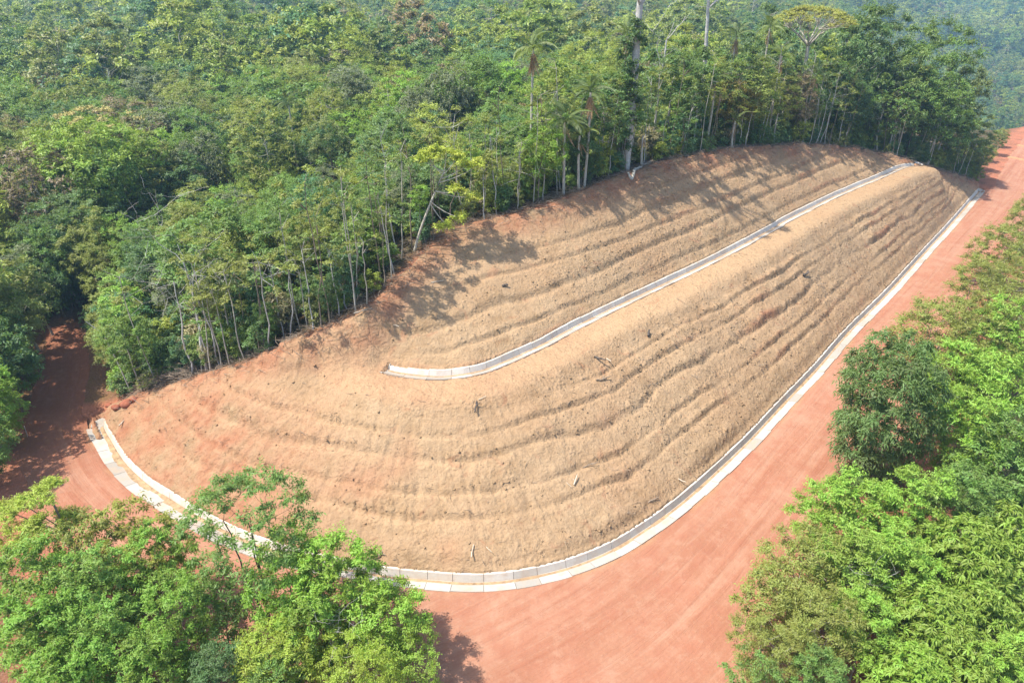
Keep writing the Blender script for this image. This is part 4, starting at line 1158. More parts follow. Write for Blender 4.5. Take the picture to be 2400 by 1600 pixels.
for i in np.where(own)[0]:
    is_edge = bool(edge_row[i])
    c_ = colset[rngF.randint(len(colset))]
    if is_edge:
        key = "edge%d" % rngF.randint(7) if rngF.rand() < 0.55 else "canopy%d" % rngF.randint(10)
    else:
        key = "canopy%d" % rngF.randint(10)
    jobs.append([i, is_edge, key, c_, rngF.uniform(0, 6.28)])
shape_word = {"canopy0": "round-crowned", "canopy1": "narrow-crowned", "canopy2": "drooping", "canopy3": "cone-crowned", "canopy4": "column-shaped", "canopy5": "flat-crowned", "canopy6": "layered", "canopy7": "weeping", "canopy8": "tuft-leaved", "canopy9": "tall round-crowned"}
# rows counted back from the edge of the clearing; ordinals run from left to right
for j in jobs:
    i = j[0]
    j.append("E" if j[1] and d2c[i] < 4.2 else ("T" if j[1] else ("R" if outr[i] else min(int(d2c[i] // 7), 15))))
for rowkey in set(j[5] for j in jobs):
    mem = sorted([j for j in jobs if j[5] == rowkey], key=lambda j: pp[j[0], 0])
    for n, j in enumerate(mem):
        i, is_edge, key, c_, rz = j[:5]
        cw = COLN.get(c_, "fresh green")
        if rowkey == "E":
            lab = "%s slender-stemmed edge tree, %s from the track along the clearing's forest edge" % (cw, ORD(n + 1)) if key.startswith("edge") else "%s leafy edge tree, %s from the track along the clearing's forest edge" % (cw, ORD(n + 1))
            grp = "trees along the clearing's forest edge"; nm = "edge_tree"
        elif rowkey == "T":
            lab = "%s tree beside the shaded red track, %s counted from the left" % (cw, ORD(n + 1)); grp = "trees beside the shaded track"; nm = "track_tree"
        elif rowkey == "R":
            lab = "%s tree right of the far road, %s counted from the left" % (cw, ORD(n + 1)); grp = "trees right of the far road"; nm = "forest_tree"
        else:
            lab = "%s %s tree, %s from left in the canopy's %s row behind the clearing" % (cw, shape_word.get(key, "slender"), ORD(n + 1), ROWS[min(rowkey, len(ROWS) - 1)])
            grp = "canopy trees behind the forest edge"; nm = "forest_tree"
        tree(key, x_[i], y_[i], height[i] * (0.9 if key.startswith("edge") else 1.0), c_, lab, grp, rz, nm, rngF.uniform(0.85, 1.15))

# ------------------------------------------------------------------ the rest of the forest: one mass
def scatter_object(name, pts, scale, rotz, idx, protos, label, wscale=None):
    coll = bpy.data.collections.new(name + "_kinds")
    for k, meshes in enumerate(protos):
        me = meshes
        o = bpy.data.objects.new("%s_kind_%02d" % (name, k), me); coll.objects.link(o)
    me = bpy.data.meshes.new(name)
    me.vertices.add(len(pts)); me.vertices.foreach_set("co", np.asarray(pts, np.float32).ravel())
    for an, tp, v in (("tree_scale", 'FLOAT', scale), ("tree_rot", 'FLOAT', rotz)):
        a = me.attributes.new(an, tp, 'POINT'); a.data.foreach_set("value", np.asarray(v, np.float32))
    a = me.attributes.new("tree_kind", 'INT', 'POINT'); a.data.foreach_set("value", np.asarray(idx, np.int32))
    o = new_obj(name, me); tag(o, label, None, None, "stuff")
    ng = bpy.data.node_groups.new(name + "_scatter", 'GeometryNodeTree')
    ng.interface.new_socket("Geometry", in_out='INPUT', socket_type='NodeSocketGeometry')
    ng.interface.new_socket("Geometry", in_out='OUTPUT', socket_type='NodeSocketGeometry')
    gi = ng.nodes.new("NodeGroupInput"); go = ng.nodes.new("NodeGroupOutput")
    ip = ng.nodes.new("GeometryNodeInstanceOnPoints"); ci = ng.nodes.new("GeometryNodeCollectionInfo")
    ci.inputs["Collection"].default_value = coll; ci.inputs["Separate Children"].default_value = True; ci.inputs["Reset Children"].default_value = True
    def attr(nm, tp):
        n = ng.nodes.new("GeometryNodeInputNamedAttribute"); n.data_type = tp; n.inputs["Name"].default_value = nm
        return n.outputs["Attribute"]
    cx = ng.nodes.new("ShaderNodeCombineXYZ")
    ng.links.new(attr("tree_rot", 'FLOAT'), cx.inputs[2])
    e2r = ng.nodes.new("FunctionNodeEulerToRotation"); ng.links.new(cx.outputs[0], e2r.inputs[0])
    ng.links.new(gi.outputs[0], ip.inputs["Points"]); ng.links.new(ci.outputs[0], ip.inputs["Instance"])
    ip.inputs["Pick Instance"].default_value = True
    ng.links.new(attr("tree_kind", 'INT'), ip.inputs["Instance Index"])
    ng.links.new(e2r.outputs[0], ip.inputs["Rotation"]); ng.links.new(attr("tree_scale", 'FLOAT'), ip.inputs["Scale"])
    ng.links.new(ip.outputs[0], go.inputs[0])
    md = o.modifiers.new("scatter", 'NODES'); md.node_group = ng
    return o
def join_mesh(a, b, name):
    """wood + leaf in one mesh (two materials) for the far mass"""
    bm = bmesh.new(); bm.from_mesh(a); bm.from_mesh(b)
    nb = len(b.polygons); me = bpy.data.meshes.new(name)
    bm.faces.ensure_lookup_table()
    tot = len(bm.faces)
    for f in bm.faces[tot - nb:]: f.material_index = 1
    bm.to_mesh(me); bm.free()
    me.materials.append(a.materials[0]); me.materials.append(b.materials[0])
    return me
far_protos = [join_mesh(*PROTO["far%d" % i], "far_tree_%d" % i) for i in range(7)] + [BARE[2]]
for i in range(10):
    w_, l_ = PROTO["canopy%d" % i]; l2 = l_.copy(); l2.materials.clear(); l2.materials.append(M_LEAF_FAR)
    far_protos.append(join_mesh(w_, l2, "mid_tree_%d" % i))
rest = ~own
# right-hand hills beyond the valley, coarser spacing
hx1 = jitter_grid(100, 1500, 180, 1800, 8.0)
hz1 = zbase(hx1[:, 0], hx1[:, 1]); hp = W2P(np.column_stack([hx1, hz1 + 8])); haz = np.degrees(np.arctan2(hx1[:, 0], hx1[:, 1])); hd = np.hypot(hx1[:, 0], hx1[:, 1])
hk = (haz > 22) & (hp[:, 0] < 2470) & (hp[:, 1] > -250) & (hd > 150) & ((hd > 700) | (hx1[:, 1] > 700) | (hx1[:, 0] > 700)) & (poly_sd(hx1[:, 0], hx1[:, 1], ROADPOLY) > 5)
P_ = np.vstack([np.column_stack([x_[rest], y_[rest], zc[rest] - 0.2]), np.column_stack([hx1[hk], hz1[hk] - 0.2])])
var_ = np.exp(rngF.normal(0, .22, rest.sum() + hk.sum())); var_[rngF.rand(len(var_)) < .05] *= 1.35
hh = np.concatenate([height[rest], rngF.uniform(11, 21, hk.sum())])
kk = rngF.randint(0, 7, len(P_))
_d = np.hypot(P_[:, 0], P_[:, 1]); kk = np.where(_d < 135, 8 + rngF.randint(0, 10, len(P_)), kk); kk[rngF.rand(len(P_)) < 0.03] = 7
_d = np.hypot(P_[:, 0], P_[:, 1])
scatter_object("distant_forest", P_, hh / 11.0 * np.where(_d > 60, np.clip(var_, .6, 1.6), 1.0) * np.where(_d > 135, 1.12, 1.0), rngF.uniform(0, 6.28, len(P_)), kk, far_protos, "unbroken mass of distant jungle canopy fading into haze")
print("own trees", own.sum(), "far", len(P_))

# low growth between the stems near the clearing and the track
ug = jitter_grid(-62, 75, 34, 112, 1.5)
a_ = poly_sd(ug[:, 0], ug[:, 1], HILL); b_ = poly_sd(ug[:, 0], ug[:, 1], ROADPOLY); c_, ci_ = seg_dist(ug[:, 0], ug[:, 1], C2)
dR_, iR_ = seg_dist(ug[:, 0], ug[:, 1], CR); sd_ = (ug[:, 0] - CR[iR_, 0]) * NRMR[iR_, 0] + (ug[:, 1] - CR[iR_, 1]) * NRMR[iR_, 1]
m_ = (a_ > 1.0) & (b_ > 1.0) & ((c_ < 12) | (b_ < 9)) & ~((sd_ > 0) & (SR[iR_] > scut + 3)) & (rngF.rand(len(ug)) < 0.8)
ug = ug[m_]; near_ = np.minimum(a_[m_], b_[m_])
sc_ = np.where(near_ < 2.6, rngF.uniform(0.3, 0.85, len(ug)), rngF.uniform(0.6, 1.2, len(ug)))
us = []
for i in range(5):
    w_, l_ = PROTO["shrub%d" % i]; l2 = l_.copy(); l2.materials.clear(); l2.materials.append(M_LEAF_FAR); us.append(join_mesh(w_, l2, "undergrowth_%d" % i))
scatter_object("undergrowth", np.column_stack([ug, zbase(ug[:, 0], ug[:, 1]) - 0.08]), sc_, rngF.uniform(0, 6.28, len(ug)), rngF.randint(0, 5, len(ug)), us, "tangled leafy undergrowth between the stems of the forest edge")
# ------------------------------------------------------------------ single remarkable trees
def custom_tree(name, label, x, y, z, parts, group=None, cat="tree", rz=0.0):
    root = new_obj(name, None, None, (x, y, z)); root.rotation_euler.z = rz
    tag(root, label, cat, group)
    for (nm, me, col) in parts:
        o = new_obj(nm, me, root)
        if col: o.color = (*col, 1)
    return root
def leaf_cloud(name, seed, C, R, nt, nl, L0, W0, ctr, **kw):
    rng = np.random.RandomState(seed); C = np.asarray(C, float)
    od = unit(C - np.asarray(ctr)); arr = clump_leaves(rng, C, np.asarray(R, float) * np.ones(len(C)), od, nt, nl, L0, W0, **kw)
    return leaves_mesh(name, *arr, M_LEAF)
C2P = W2P(C2)
def stand(px, py_top, back):
    """a spot `back` metres behind the clearing's edge in the column px, and the height that brings the top to py_top"""
    j = int(np.argmin(np.abs(C2P[:, 0] - px))); p = C2[j, :2]
    d = p / np.linalg.norm(p); x, y = p + d * back
    # keep the column
    z = zat(x, y); a = (px - 1176.0) / FPX
    for _ in range(5):
        f = y * CP - (z - CAM_H) * SP; x = a * f; z = zat(x, y)
    lo, hi = 0.3, 40.0
    for _ in range(40):
        m = 0.5 * (lo + hi)
        x = a * (y * CP - (z + m * 0.9 - CAM_H) * SP)
        if W2P(np.array([x, y, z + m]))[1] > py_top: lo = m
        else: hi = m
    z = zat(x, y)
    return x, y, z, m
G_S = "tall trees standing out of the forest"
# emergent with a thick pale trunk hung with creepers
gx_, gy_, gz_, h_ = stand(1466, -45, 0.9)
zz = np.linspace(0, h_, 12); tp = np.column_stack([0.02 * zz + 0.12 * np.sin(zz / 3), 0 * zz, zz])
paths = [(tp, np.interp(zz, [0, 1.2, 12, h_], [0.50, 0.38, 0.33, 0.25]))]
rs = np.random.RandomState(61)
for k in range(9):
    a = k * 2.4; p0 = tp[-1] - (0, 0, 0.6 * (k % 4)); d = np.array([math.cos(a), math.sin(a), .7]); t = np.linspace(0, 1, 5)[:, None]
    paths.append((p0 + d * 3.4 * t + rs.normal(0, .12, (5, 3)) * t, np.linspace(0.11, 0.03, 5)))
CC = np.array([tp[-1] + np.array([math.cos(k * 2.4) * rs.uniform(1, 3.6), math.sin(k * 2.4) * rs.uniform(1, 3.6), rs.uniform(1.2, 3.0)]) for k in range(14)])
vine_c = [(rs.normal(-.35, .65), rs.normal(0, .6) - .25, zv) for zv in np.linspace(h_ * .42, h_ * .82, 40)] + [(rs.normal(0, .35), rs.normal(0, .35), zv) for zv in np.linspace(2, 7, 10)]
custom_tree("emergent_tree", "tallest tree with thick pale trunk and dark creepers, rising behind the pale log", gx_, gy_, gz_,
  [("trunk", tubes_mesh(paths, "emergent_wood", M_DEADWOOD, 9), None), ("crown", leaf_cloud("emergent_leaf", 62, CC, .9, 13, 8, .3, .13, (0, 0, h_)), DARK),
   ("creeper", leaf_cloud("creeper_leaf", 63, vine_c, 0.62, 14, 8, .22, .12, (0, 0, 13)), (0.045, 0.10, 0.035))], G_S)
# smooth white trunk, crown out of the picture
gx_, gy_, gz_, h_ = stand(1632, -60, 7.0)
zz = np.linspace(0, h_, 12); tp = np.column_stack([0.35 * np.sin(zz / 4.2), 0 * zz, zz])
paths = [(tp, np.interp(zz, [0, h_], [0.26, 0.14]))]
for k in range(10):
    a = k * 2.4 + 1; p0 = tp[-1 - k % 3]; d = np.array([math.cos(a), math.sin(a), .8]); t = np.linspace(0, 1, 5)[:, None]
    paths.append((p0 + d * 2.8 * t + rs.normal(0, .15, (5, 3)) * t, np.linspace(0.08, 0.02, 5)))
CC = np.array([tp[-1] + np.array([math.cos(k * 2.4) * rs.uniform(.5, 3), math.sin(k * 2.4) * rs.uniform(.5, 3), rs.uniform(0.5, 2.8)]) for k in range(20)])
custom_tree("white_trunk_tree", "smooth white trunk bare to its top, between the creeper tree and the umbrella tree", gx_, gy_, gz_,
  [("trunk", tubes_mesh(paths, "white_wood", M_DEADWOOD, 7), None), ("crown", leaf_cloud("white_leaf", 64, CC, .9, 13, 8, .28, .12, (0, 0, h_)), MID)], G_S)

# the wide umbrella tree on the ridge
def umbrella_tree(px, py, h, R, seed, label, col, lean=(-1.2, 0)):
    x, y, z, h = stand(px, py, 6.0); rng = np.random.RandomState(seed)
    th = h - 4.6
    zz = np.linspace(0, th, 9); tp = np.column_stack([lean[0] * (1 - zz / th) * -0 + lean[0] * (zz / th - 1) , 0.2 * np.sin(zz / 3), zz])
    paths = [(tp, np.interp(zz, [0, th], [0.30, 0.20]))]; C = []; nodes = []
    for k in range(9):
        a = k * 2.399; r = R * rng.uniform(0.35, 0.55); e = tp[-1] + np.array([math.cos(a) * r, math.sin(a) * r, 2.2 - 0.6 * (r / R)])
        t = np.linspace(0, 1, 6)[:, None]; pt = tp[-1] + (e - tp[-1]) * t + np.array([0, 0, 0.5]) * (t * (1 - t)) + rng.normal(0, .08, (6, 3)) * t
        paths.append((pt, np.linspace(0.13, 0.06, 6))); nodes += list(pt[2:])
    nodes = np.array(nodes)
    for k in range(150):
        a = rng.uniform(0, 6.283); r = R * math.sqrt(rng.uniform(0, 1)) * rng.uniform(.9, 1.03)
        e = np.array([math.cos(a) * r, math.sin(a) * r, h - 0.55 - 1.75 * (r / R) ** 2.2 + rng.normal(0, .12)])
        j = np.argmin(np.linalg.norm(nodes - e, axis=1)); t = np.linspace(0, 1, 4)[:, None]
        pt = nodes[j] + (e - nodes[j]) * t + rng.normal(0, .1, (4, 3)) * t * (1 - t); paths.append((pt, np.linspace(0.035, 0.012, 4))); C.append(e)
    lf = leaf_cloud("umbrella_leaf", seed + 1, C, .55, 12, 8, .17, .10, (0, 0, h - 5), flat=0.35, droop_dir=0.1)
    return custom_tree("umbrella_tree", label, x, y, z, [("trunk", tubes_mesh(paths, "umbrella_wood", M_BARK_PALE, 7), None), ("crown", lf, col)], G_S)
umbrella_tree(1866, 12, 15.5, 4.9, 71, "wide umbrella tree with thin yellow-green top and bare grey branches on the ridge", (0.23, 0.26, 0.06))

# the big flowering dome on the left
x, y = at_top(200, 250, 15.0); z = zat(x, y)
w_, l_ = gen_tree("dome", 81, 15.0, 4.0, 6.6, 150, 1.35, 15, 9, .34, .15, 0.34, M_BARK, 'round', lump=0.2, shell=.7, sides=7)
rs = np.random.RandomState(82)
FC = []
for (fx, fy) in ((-1.5, 1.0), (.6, 2.3), (1.6, .8), (-2.6, -.6), (-1.1, -1.2), (2.7, -1.8), (3.2, 3.0), (-.3, .2), (0.3, -2.6)):
    for k in range(4):
        px_, py_ = fx + rs.normal(0, .45), fy + rs.normal(0, .45)
        FC.append((px_, py_, 9.5 + 5.35 * math.sqrt(max(0, 1 - (px_ ** 2 + py_ ** 2) / 44)) + rs.uniform(-.2, .15)))
FC = np.array(FC); arr = clump_leaves(np.random.RandomState(83), FC, .5 * np.ones(len(FC)), unit(FC - np.array([0, 0, 8])), 14, 6, .15, .09)
custom_tree("flowering_tree", "large dome-shaped green tree with cream flower heads on the left of the canopy", x, y, z,
  [("trunk", w_, None), ("crown", l_, (0.16, 0.29, 0.042)), ("blossom", leaves_mesh("blossoms", *arr, M_FLOWER), None)], G_S)

# round olive dome and other tall crowns of the right-hand wood (crown top in the picture, height, key, width, colour)
for (px_, py_, h_, key_, wd_, col_, lab_) in (
  (1722, 112, 12.5, "canopy0", 1.15, (0.135, 0.20, 0.045), "neat round olive dome crown below the white trunk, at the tall wood's edge"),
  (1700, 180, 9.5, "canopy2", 0.9, (0.21, 0.20, 0.04), "yellow-tinged tree under the round olive dome at the wood's edge"),
  (2165, 62, 19.0, "canopy9", 1.25, (0.075, 0.155, 0.036), "big dark crown forming the rounded right shoulder of the wood"),
  (2090, 80, 18.5, "canopy7", 1.25, (0.095, 0.18, 0.04), "big green crown next to the wood's rounded right shoulder"),
  (2215, 150, 16.5, "canopy0", 1.2, (0.11, 0.16, 0.055), "grey-green crown lowest on the wood's right shoulder"),
  (2010, 20, 19.5, "canopy9", 1.2, (0.06, 0.12, 0.04), "dark spreading crown right of the umbrella tree against the far hill"),
  (2130, 170, 14.5, "canopy3", 1.3, (0.085, 0.175, 0.04), "full green tree in front of the wood's big right crowns"),
  (2050, 190, 13.5, "canopy8", 1.25, (0.075, 0.16, 0.04), "green tuft-leaved tree in front of the right crowns"),
  (2180, 240, 12.0, "canopy2", 1.25, (0.08, 0.165, 0.04), "drooping green tree low on the wood's right end above the road"),
  (2235, 270, 10.0, "canopy7", 1.2, (0.12, 0.18, 0.045), "olive weeping tree at the wood's right end beside the far road"),
  (1960, 170, 13.0, "canopy7", 1.1, (0.04, 0.095, 0.036), "very dark creeper-clad tree right of the white trunk under the umbrella tree"),
  (1560, 90, 15.0, "canopy2", 1.15, (0.075, 0.15, 0.042), "dark drooping crown right of the creeper tree"),
  (1400, 130, 12.5, "canopy0", 1.05, (0.07, 0.155, 0.045), "rounded bluish crown left of the creeper tree"),
  (1950, 20, 19.0, "canopy2", 1.2, (0.07, 0.14, 0.045), "dark crown rising just behind the umbrella tree"),
  (1775, 10, 18.0, "canopy7", 1.1, (0.07, 0.135, 0.05), "grey-green crown behind the left side of the umbrella tree"),
  (1340, 240, 9.5, "canopy7", 1.0, (0.055, 0.13, 0.045), "dark weeping tree among the low palms"),
  (2270, 325, 6.0, "canopy1", 1.1, (0.13, 0.19, 0.06), "small grey-green roadside tree at the far bend, past the drain's end")):
    bk_ = 3.0 + (py_ < 100) * 4 + (py_ < 30) * 4; gx_, gy_, gz_, h_ = stand(px_, py_, bk_); tree(key_, gx_, gy_, h_, col_, lab_, G_S, prng.uniform(0, 6.28), "forest_tree", wd_ * (0.66 if h_ > 14 else (0.85 if h_ > 11 else 1.0)))

# scrub along the verge of the far road
for k, (px_, py_, h_, key_, col_, lab_) in enumerate(((2256, 406, 3.6, "bright2", GREYG, "grey-green scrub tree on the far road's verge, nearest the drain's end"), (2272, 392, 4.6, "airy1", OLIVE, "thin-stemmed scrub tree on the far road's verge, second from the drain's end"),
    (2284, 372, 4.2, "bright0", GREYG, "rounded grey-green bush on the far road's verge, third from the drain's end"), (2300, 356, 4.4, "bright1", (0.12, 0.17, 0.06), "largest bush on the far road's verge where the road bends away"), (2316, 338, 3.6, "airy0", OLIVE, "last olive bush on the far road's verge before the crest"), (2240, 400, 5.5, "canopy8", MID, "green tree at the wood's foot just left of the far road's verge scrub"))):
    b_ = P2W(px_, py_, 0.3); tree(key_, b_[0] - 1.2, b_[1] + 1.0, h_, col_, lab_, "scrub on the far road's verge", k * 1.7, "verge_tree")
# grey dead bushes in the thickets beside the road
for k, (px_, py_, h_, lab_) in enumerate(((1985, 1330, 4.6, "grey leafless bush in the middle of the right thicket"), (1930, 1420, 4.0, "grey dead twiggy bush low in the right thicket"), (2075, 1460, 3.6, "tangle of pale dead branches above the red gully"), (770, 1440, 4.6, "whitish dead twigs in the left thicket's outer corner"), (690, 1290, 6.0, "bare grey stems inside the left thicket behind the leafy crowns"))):
    gx_, gy_ = at_top(px_, py_, h_); o = custom_tree("dead_bush", lab_, gx_, gy_, zat(gx_, gy_) - .05, [("trunk", BARE[(0, 2, 2, 0, 2)[k]], None)], "leafless bushes in the thickets", "bush", k * 2.1)
    o.scale = (h_ / 13 * 1.3, h_ / 13 * 1.3, h_ / 11.5)

# lime-green leaning tree at the clearing's edge
b_ = P2W(950, 590, 10.4); t_ = P2W(1040, 425, 0)
rs = np.random.RandomState(91)
zz = np.linspace(0, 1, 8); H_ = 6.2
tp = np.column_stack([2.6 * zz ** 1.2, 0.4 * zz, H_ * zz])
paths = [(tp, np.linspace(0.12, 0.05, 8))]
C = []
for (dx, dy, dz, f) in ((-1.6, .2, 1.0, .98), (-.9, -.4, 1.3, .95), (0.2, .3, 1.4, .98), (1.0, -.3, 1.2, .95), (2.0, .2, 1.0, .9), (3.0, .1, 1.3, .85), (1.7, -.5, .2, .75), (1.9, -.4, -1.0, .62), (1.2, -.6, -1.4, .6), (2.6, -.2, -.4, .75)):
    p0 = np.array([np.interp(f, zz, tp[:, k]) for k in range(3)]); e = p0 + np.array([dx, dy, dz]); t = np.linspace(0, 1, 5)[:, None]
    paths.append((p0 + (e - p0) * t + np.array([0, 0, -.15]) * (4 * t * (1 - t)), np.linspace(.045, .015, 5)))
    for k in range(5): C.append(e + rs.normal(0, .42, 3) * np.array([1, 1, .35]))
custom_tree("leaning_tree", "lime green feathery tree leaning on a pale trunk over the clearing's edge", b_[0], b_[1] + .6, zat(b_[0], b_[1] + .6) - .1,
  [("trunk", tubes_mesh(paths, "lime_wood", M_BARK_PALE, 6), None), ("crown", leaf_cloud("lime_leaf", 92, C, .6, 14, 9, .19, .075, (1.6, 0, 4), flat=.4), (0.27, 0.37, 0.05))], None)

# frond tree, bottom left
FR2 = frond_mesh("compound_leaf", 1.25, 30, 0.045, 0.27, 0.5, 0.5, M_LEAF, 9)
x, y = at_top(112, 1105, 7.6); z = zat(x, y)
rs = np.random.RandomState(95)
zz = np.linspace(0, 6.6, 8); tp = np.column_stack([.5 * (1 - zz / 6.6), -.35 * np.sin(zz / 3), zz])
paths = [(tp, np.linspace(.085, .05, 8))]
heads = [tp[-1] + np.array([0, 0, .35])]
for (dx, dy, dz, f) in ((-1.5, .1, .3, 4.6), (-.7, -.9, -.1, 4.4), (-2.2, -.3, -.9, 4.0), (-2.9, .5, -.2, 4.4), (.2, .6, -.8, 4.4)):
    p0 = np.array([np.interp(f, zz, tp[:, k]) for k in range(3)]); e = p0 + np.array([dx, dy, dz + 1.2]); t = np.linspace(0, 1, 5)[:, None]
    paths.append((p0 + (e - p0) * t, np.linspace(.04, .025, 5))); heads.append(e)
C = []
for hd in heads:
    for k in range(12):
        a = rs.uniform(0, 6.28); r = rs.uniform(.2, 1.15); C.append(hd + np.array([math.cos(a) * r, math.sin(a) * r, .35 - .35 * r * r + rs.normal(0, .12)]))
    for k in range(9):
        a = k * .7 + rs.uniform(-.2, .2); r = rs.uniform(.8, 1.2); t = np.linspace(0, 1, 4)[:, None]
        paths.append((hd + np.array([math.cos(a) * r, math.sin(a) * r, .35]) * t, np.linspace(.016, .006, 4)))
custom_tree("feathery_tree", "slender tree with yellow-green feathery crown at the left edge of the foreground", x, y, z,
  [("trunk", tubes_mesh(paths, "frond_wood", M_BARK, 6), None), ("crown", leaf_cloud("frond_leaf", 96, C, .55, 12, 14, .17, .045, (x * 0 - 1, 0, 4.5), flat=.55, up=.6, spread=.8), (0.21, 0.32, 0.045))], G_R)

# palms
palm_list = [(1222, 100, 12.0, "tall lone palm with a skirt of dead fronds, standing highest left of the creeper tree", 1, 11, 8, 1.0),
 (1352, 200, 9.5, "palm with tan dead fronds between the lone palm and the creeper tree", 2, 10, 8, 1.0),
 (1440, 68, 13.0, "palm half hidden behind the creeper tree's upper trunk", 3, 9, 5, .9),
 (1690, 72, 12.5, "palm with yellowed lower fronds right of the white trunk", 4, 11, 5, .95),
 (1765, 55, 13.0, "palm between the white trunk and the umbrella tree", 5, 10, 4, .9),
 (1640, 168, 10.0, "palm with hanging fronds under the white trunk", 6, 9, 5, .85),
 (1795, 120, 11.5, "palm with a tan skirt, below the left side of the umbrella tree", 7, 9, 7, .95),
 (1872, 160, 10.5, "palm with bright spreading fronds beneath the umbrella tree", 8, 11, 4, .95),
 (2075, 190, 11.0, "palm with rusty dead fronds among the wood's right crowns", 9, 10, 4, .85),
 (1300, 268, 7.5, "low dark palm left of the skirted palm, fronds drooping over shrubs", 10, 12, 2, 1.1),
 (1335, 300, 6.0, "short palm with pale fronds at eye of the edge below the skirted palm", 11, 8, 5, .8),
 (1480, 300, 5.0, "spindly palm with a tan mop of dead fronds beside the creeper tree's foot", 12, 3, 8, .5),
 (1690, 268, 4.6, "young palm with one arching frond under the olive dome", 13, 5, 2, .8),
 (660, 240, 11.5, "pale green rosette palm poking out of the left canopy", 14, 13, 0, .85)]
for (px_, py_, h_, lab_, sd_, nf_, nd_, sc_) in palm_list:
    if px_ > 700: gx_, gy_, gz_, h_ = stand(px_, py_ + 8, {1: 6.0, 2: 1.2, 3: 4, 4: 5, 5: 7, 6: 3, 7: 3.5, 8: 3, 9: 4, 10: 1.5, 11: 1.0, 12: 1.0, 13: .8}[sd_])
    else: gx_, gy_ = at_top(px_, py_, h_)
    palm((gx_, gy_, zat(gx_, gy_) - .1), h_, lab_, sd_, (0.105, 0.165, 0.045) if sd_ % 2 else (0.085, 0.14, 0.045), nd_, nf_, sc_)
# ground palm, bright, at the edge
b_ = P2W(1553, 352, 13.0); root = palm((b_[0], b_[1] + .8, zat(b_[0], b_[1] + .8)), 0.3, "stemless young palm with bright upright fronds at the clearing's edge", 31, (0.26, 0.36, 0.04), 2, 7, .85, "palms standing over the forest", .12)

# bare and dying trees
for (px_, py_, h_, me_, lab_) in ((1535, -10, 17.0, 0, "dead white-limbed tree at the top edge right of the creeper tree"), (1465 - 500, 60, 12.0, 2, "leafless grey tree standing in the distant left canopy"),
  (432, 520, 11.5, 1, "bare pale trunk, right one of the pair at the left forest edge"), (372, 540, 11.0, 1, "bare forked pale trunk, left one of the pair at the left forest edge"),
  (405, 545, 10.8, 0, "thin leafless tree between the two pale trunks at the left edge"), (1985, 95, 17.0, 2, "bare silvery crown on the far side of the umbrella tree"), (2040, 140, 15.5, 0, "silvery leafless branches among the right crowns"),
  (205, 165, 12.5, 1, "single white dead stem poking out of the canopy at upper left"), (1190, 290, 9.0, 2, "bare branching tree on the forest edge below the lone palm")):
    if px_ in (965, 205): gx_, gy_ = at_top(px_, py_, h_)
    else: gx_, gy_, gz_, h_ = stand(px_, py_, 8.0 if py_ < 150 else 1.2)
    o = custom_tree("dead_tree", lab_, gx_, gy_, zat(gx_, gy_) - .1, [("trunk", BARE[me_], None)], "leafless trees", rz=prng.uniform(0, 6))
    o.scale = (h_ / 11.5,) * 3
# slender stems crowding the edge of the clearing
rs = np.random.RandomState(141)
stem_meshes = []
for k in range(10):
    H_ = rs.uniform(6.5, 10.5); zz = np.linspace(0, H_, 7); w = np.cumsum(rs.normal(0, .09, (7, 2)), 0); tp = np.column_stack([w - w[0], zz]); tp[:, 0] += zz * rs.uniform(-.07, .07)
    pths = [(tp, np.linspace(rs.uniform(.038, .066), .024, 7))]; C = []
    for q in range(7):
        p0 = tp[rs.randint(5, 7)]; e = p0 + rs.normal(0, .7, 3) + np.array([0, 0, .5]); t = np.linspace(0, 1, 4)[:, None]
        pths.append((p0 + (e - p0) * t, np.linspace(.022, .009, 4))); C.append(e)
    stem_meshes.append((tubes_mesh(pths, "pole_wood", [M_BARK_PALE, M_DEADWOOD, M_BARK][k % 3], 5), leaf_cloud("pole_leaf", 150 + k, C, .55, 8, 7, .22, .10, (0, 0, H_ - 1))))
pole = 0
for q in np.arange(2.0, S2[-1] - 2, 0.64):
    p = np.array([np.interp(q, S2, C2[:, k]) for k in range(2)]); nn = np.array([np.interp(q, S2, NRM2[:, k]) for k in range(2)])
    if rs.rand() < 0.12 + 0.5 * (vnoise(np.array([q / 4.0]), np.array([.3]), 8)[0] > 0.05): continue
    off = -rs.uniform(0.5, 2.8); gx_, gy_ = p + nn * off
    pole += 1
    w_, l_ = stem_meshes[rs.randint(10)]
    col = [MID, OLIVE, DARK, OLIVE, (0.12, 0.2, 0.045)][rs.randint(5)]
    o = custom_tree("sapling", "thin pole-like sapling, %s in the row of stems along the clearing from the track" % ORD(pole), gx_, gy_, zat(gx_, gy_) - .1, [("trunk", w_, None), ("crown", l_, col)], "pole saplings along the clearing", rz=rs.uniform(0, 6.28))
    o.scale = (1, 1, rs.uniform(.5, 1.05))
# ------------------------------------------------------------------ soil clods, twigs and larger debris on the slopes
rs = np.random.RandomState(301)
def sample_hill(n, wfun):
    out = []
    kx, ky = px_h, py_h
    w = wfun; w = w / w.sum()
    return rs.choice(len(kx), n, p=w)
px_h, py_h, zt_h = HILLV[:, 0], HILLV[:, 1], HILLV[:, 2]
w_clod = (0.15 + 1.6 * HILL_RISER * (0.35 + 0.65 * sstep(-5, 12, px_h)) + 0.5 * sstep(0, 16, px_h)) * (1 - 0.85 * HILL_BERM) * (HILL_SD < -0.3) * (0.3 + sstep(-.3, .4, fbm(px_h / 2.5, py_h / 2.5, 3, 303)))
idx = sample_hill(15000, w_clod)
octa = np.array([(1, 0, 0), (0, 1, 0), (-1, 0, 0), (0, -1, 0), (0, 0, 1), (0, 0, -1)], float)
of = np.array([(0, 1, 4), (1, 2, 4), (2, 3, 4), (3, 0, 4), (1, 0, 5), (2, 1, 5), (3, 2, 5), (0, 3, 5)])
n = len(idx)
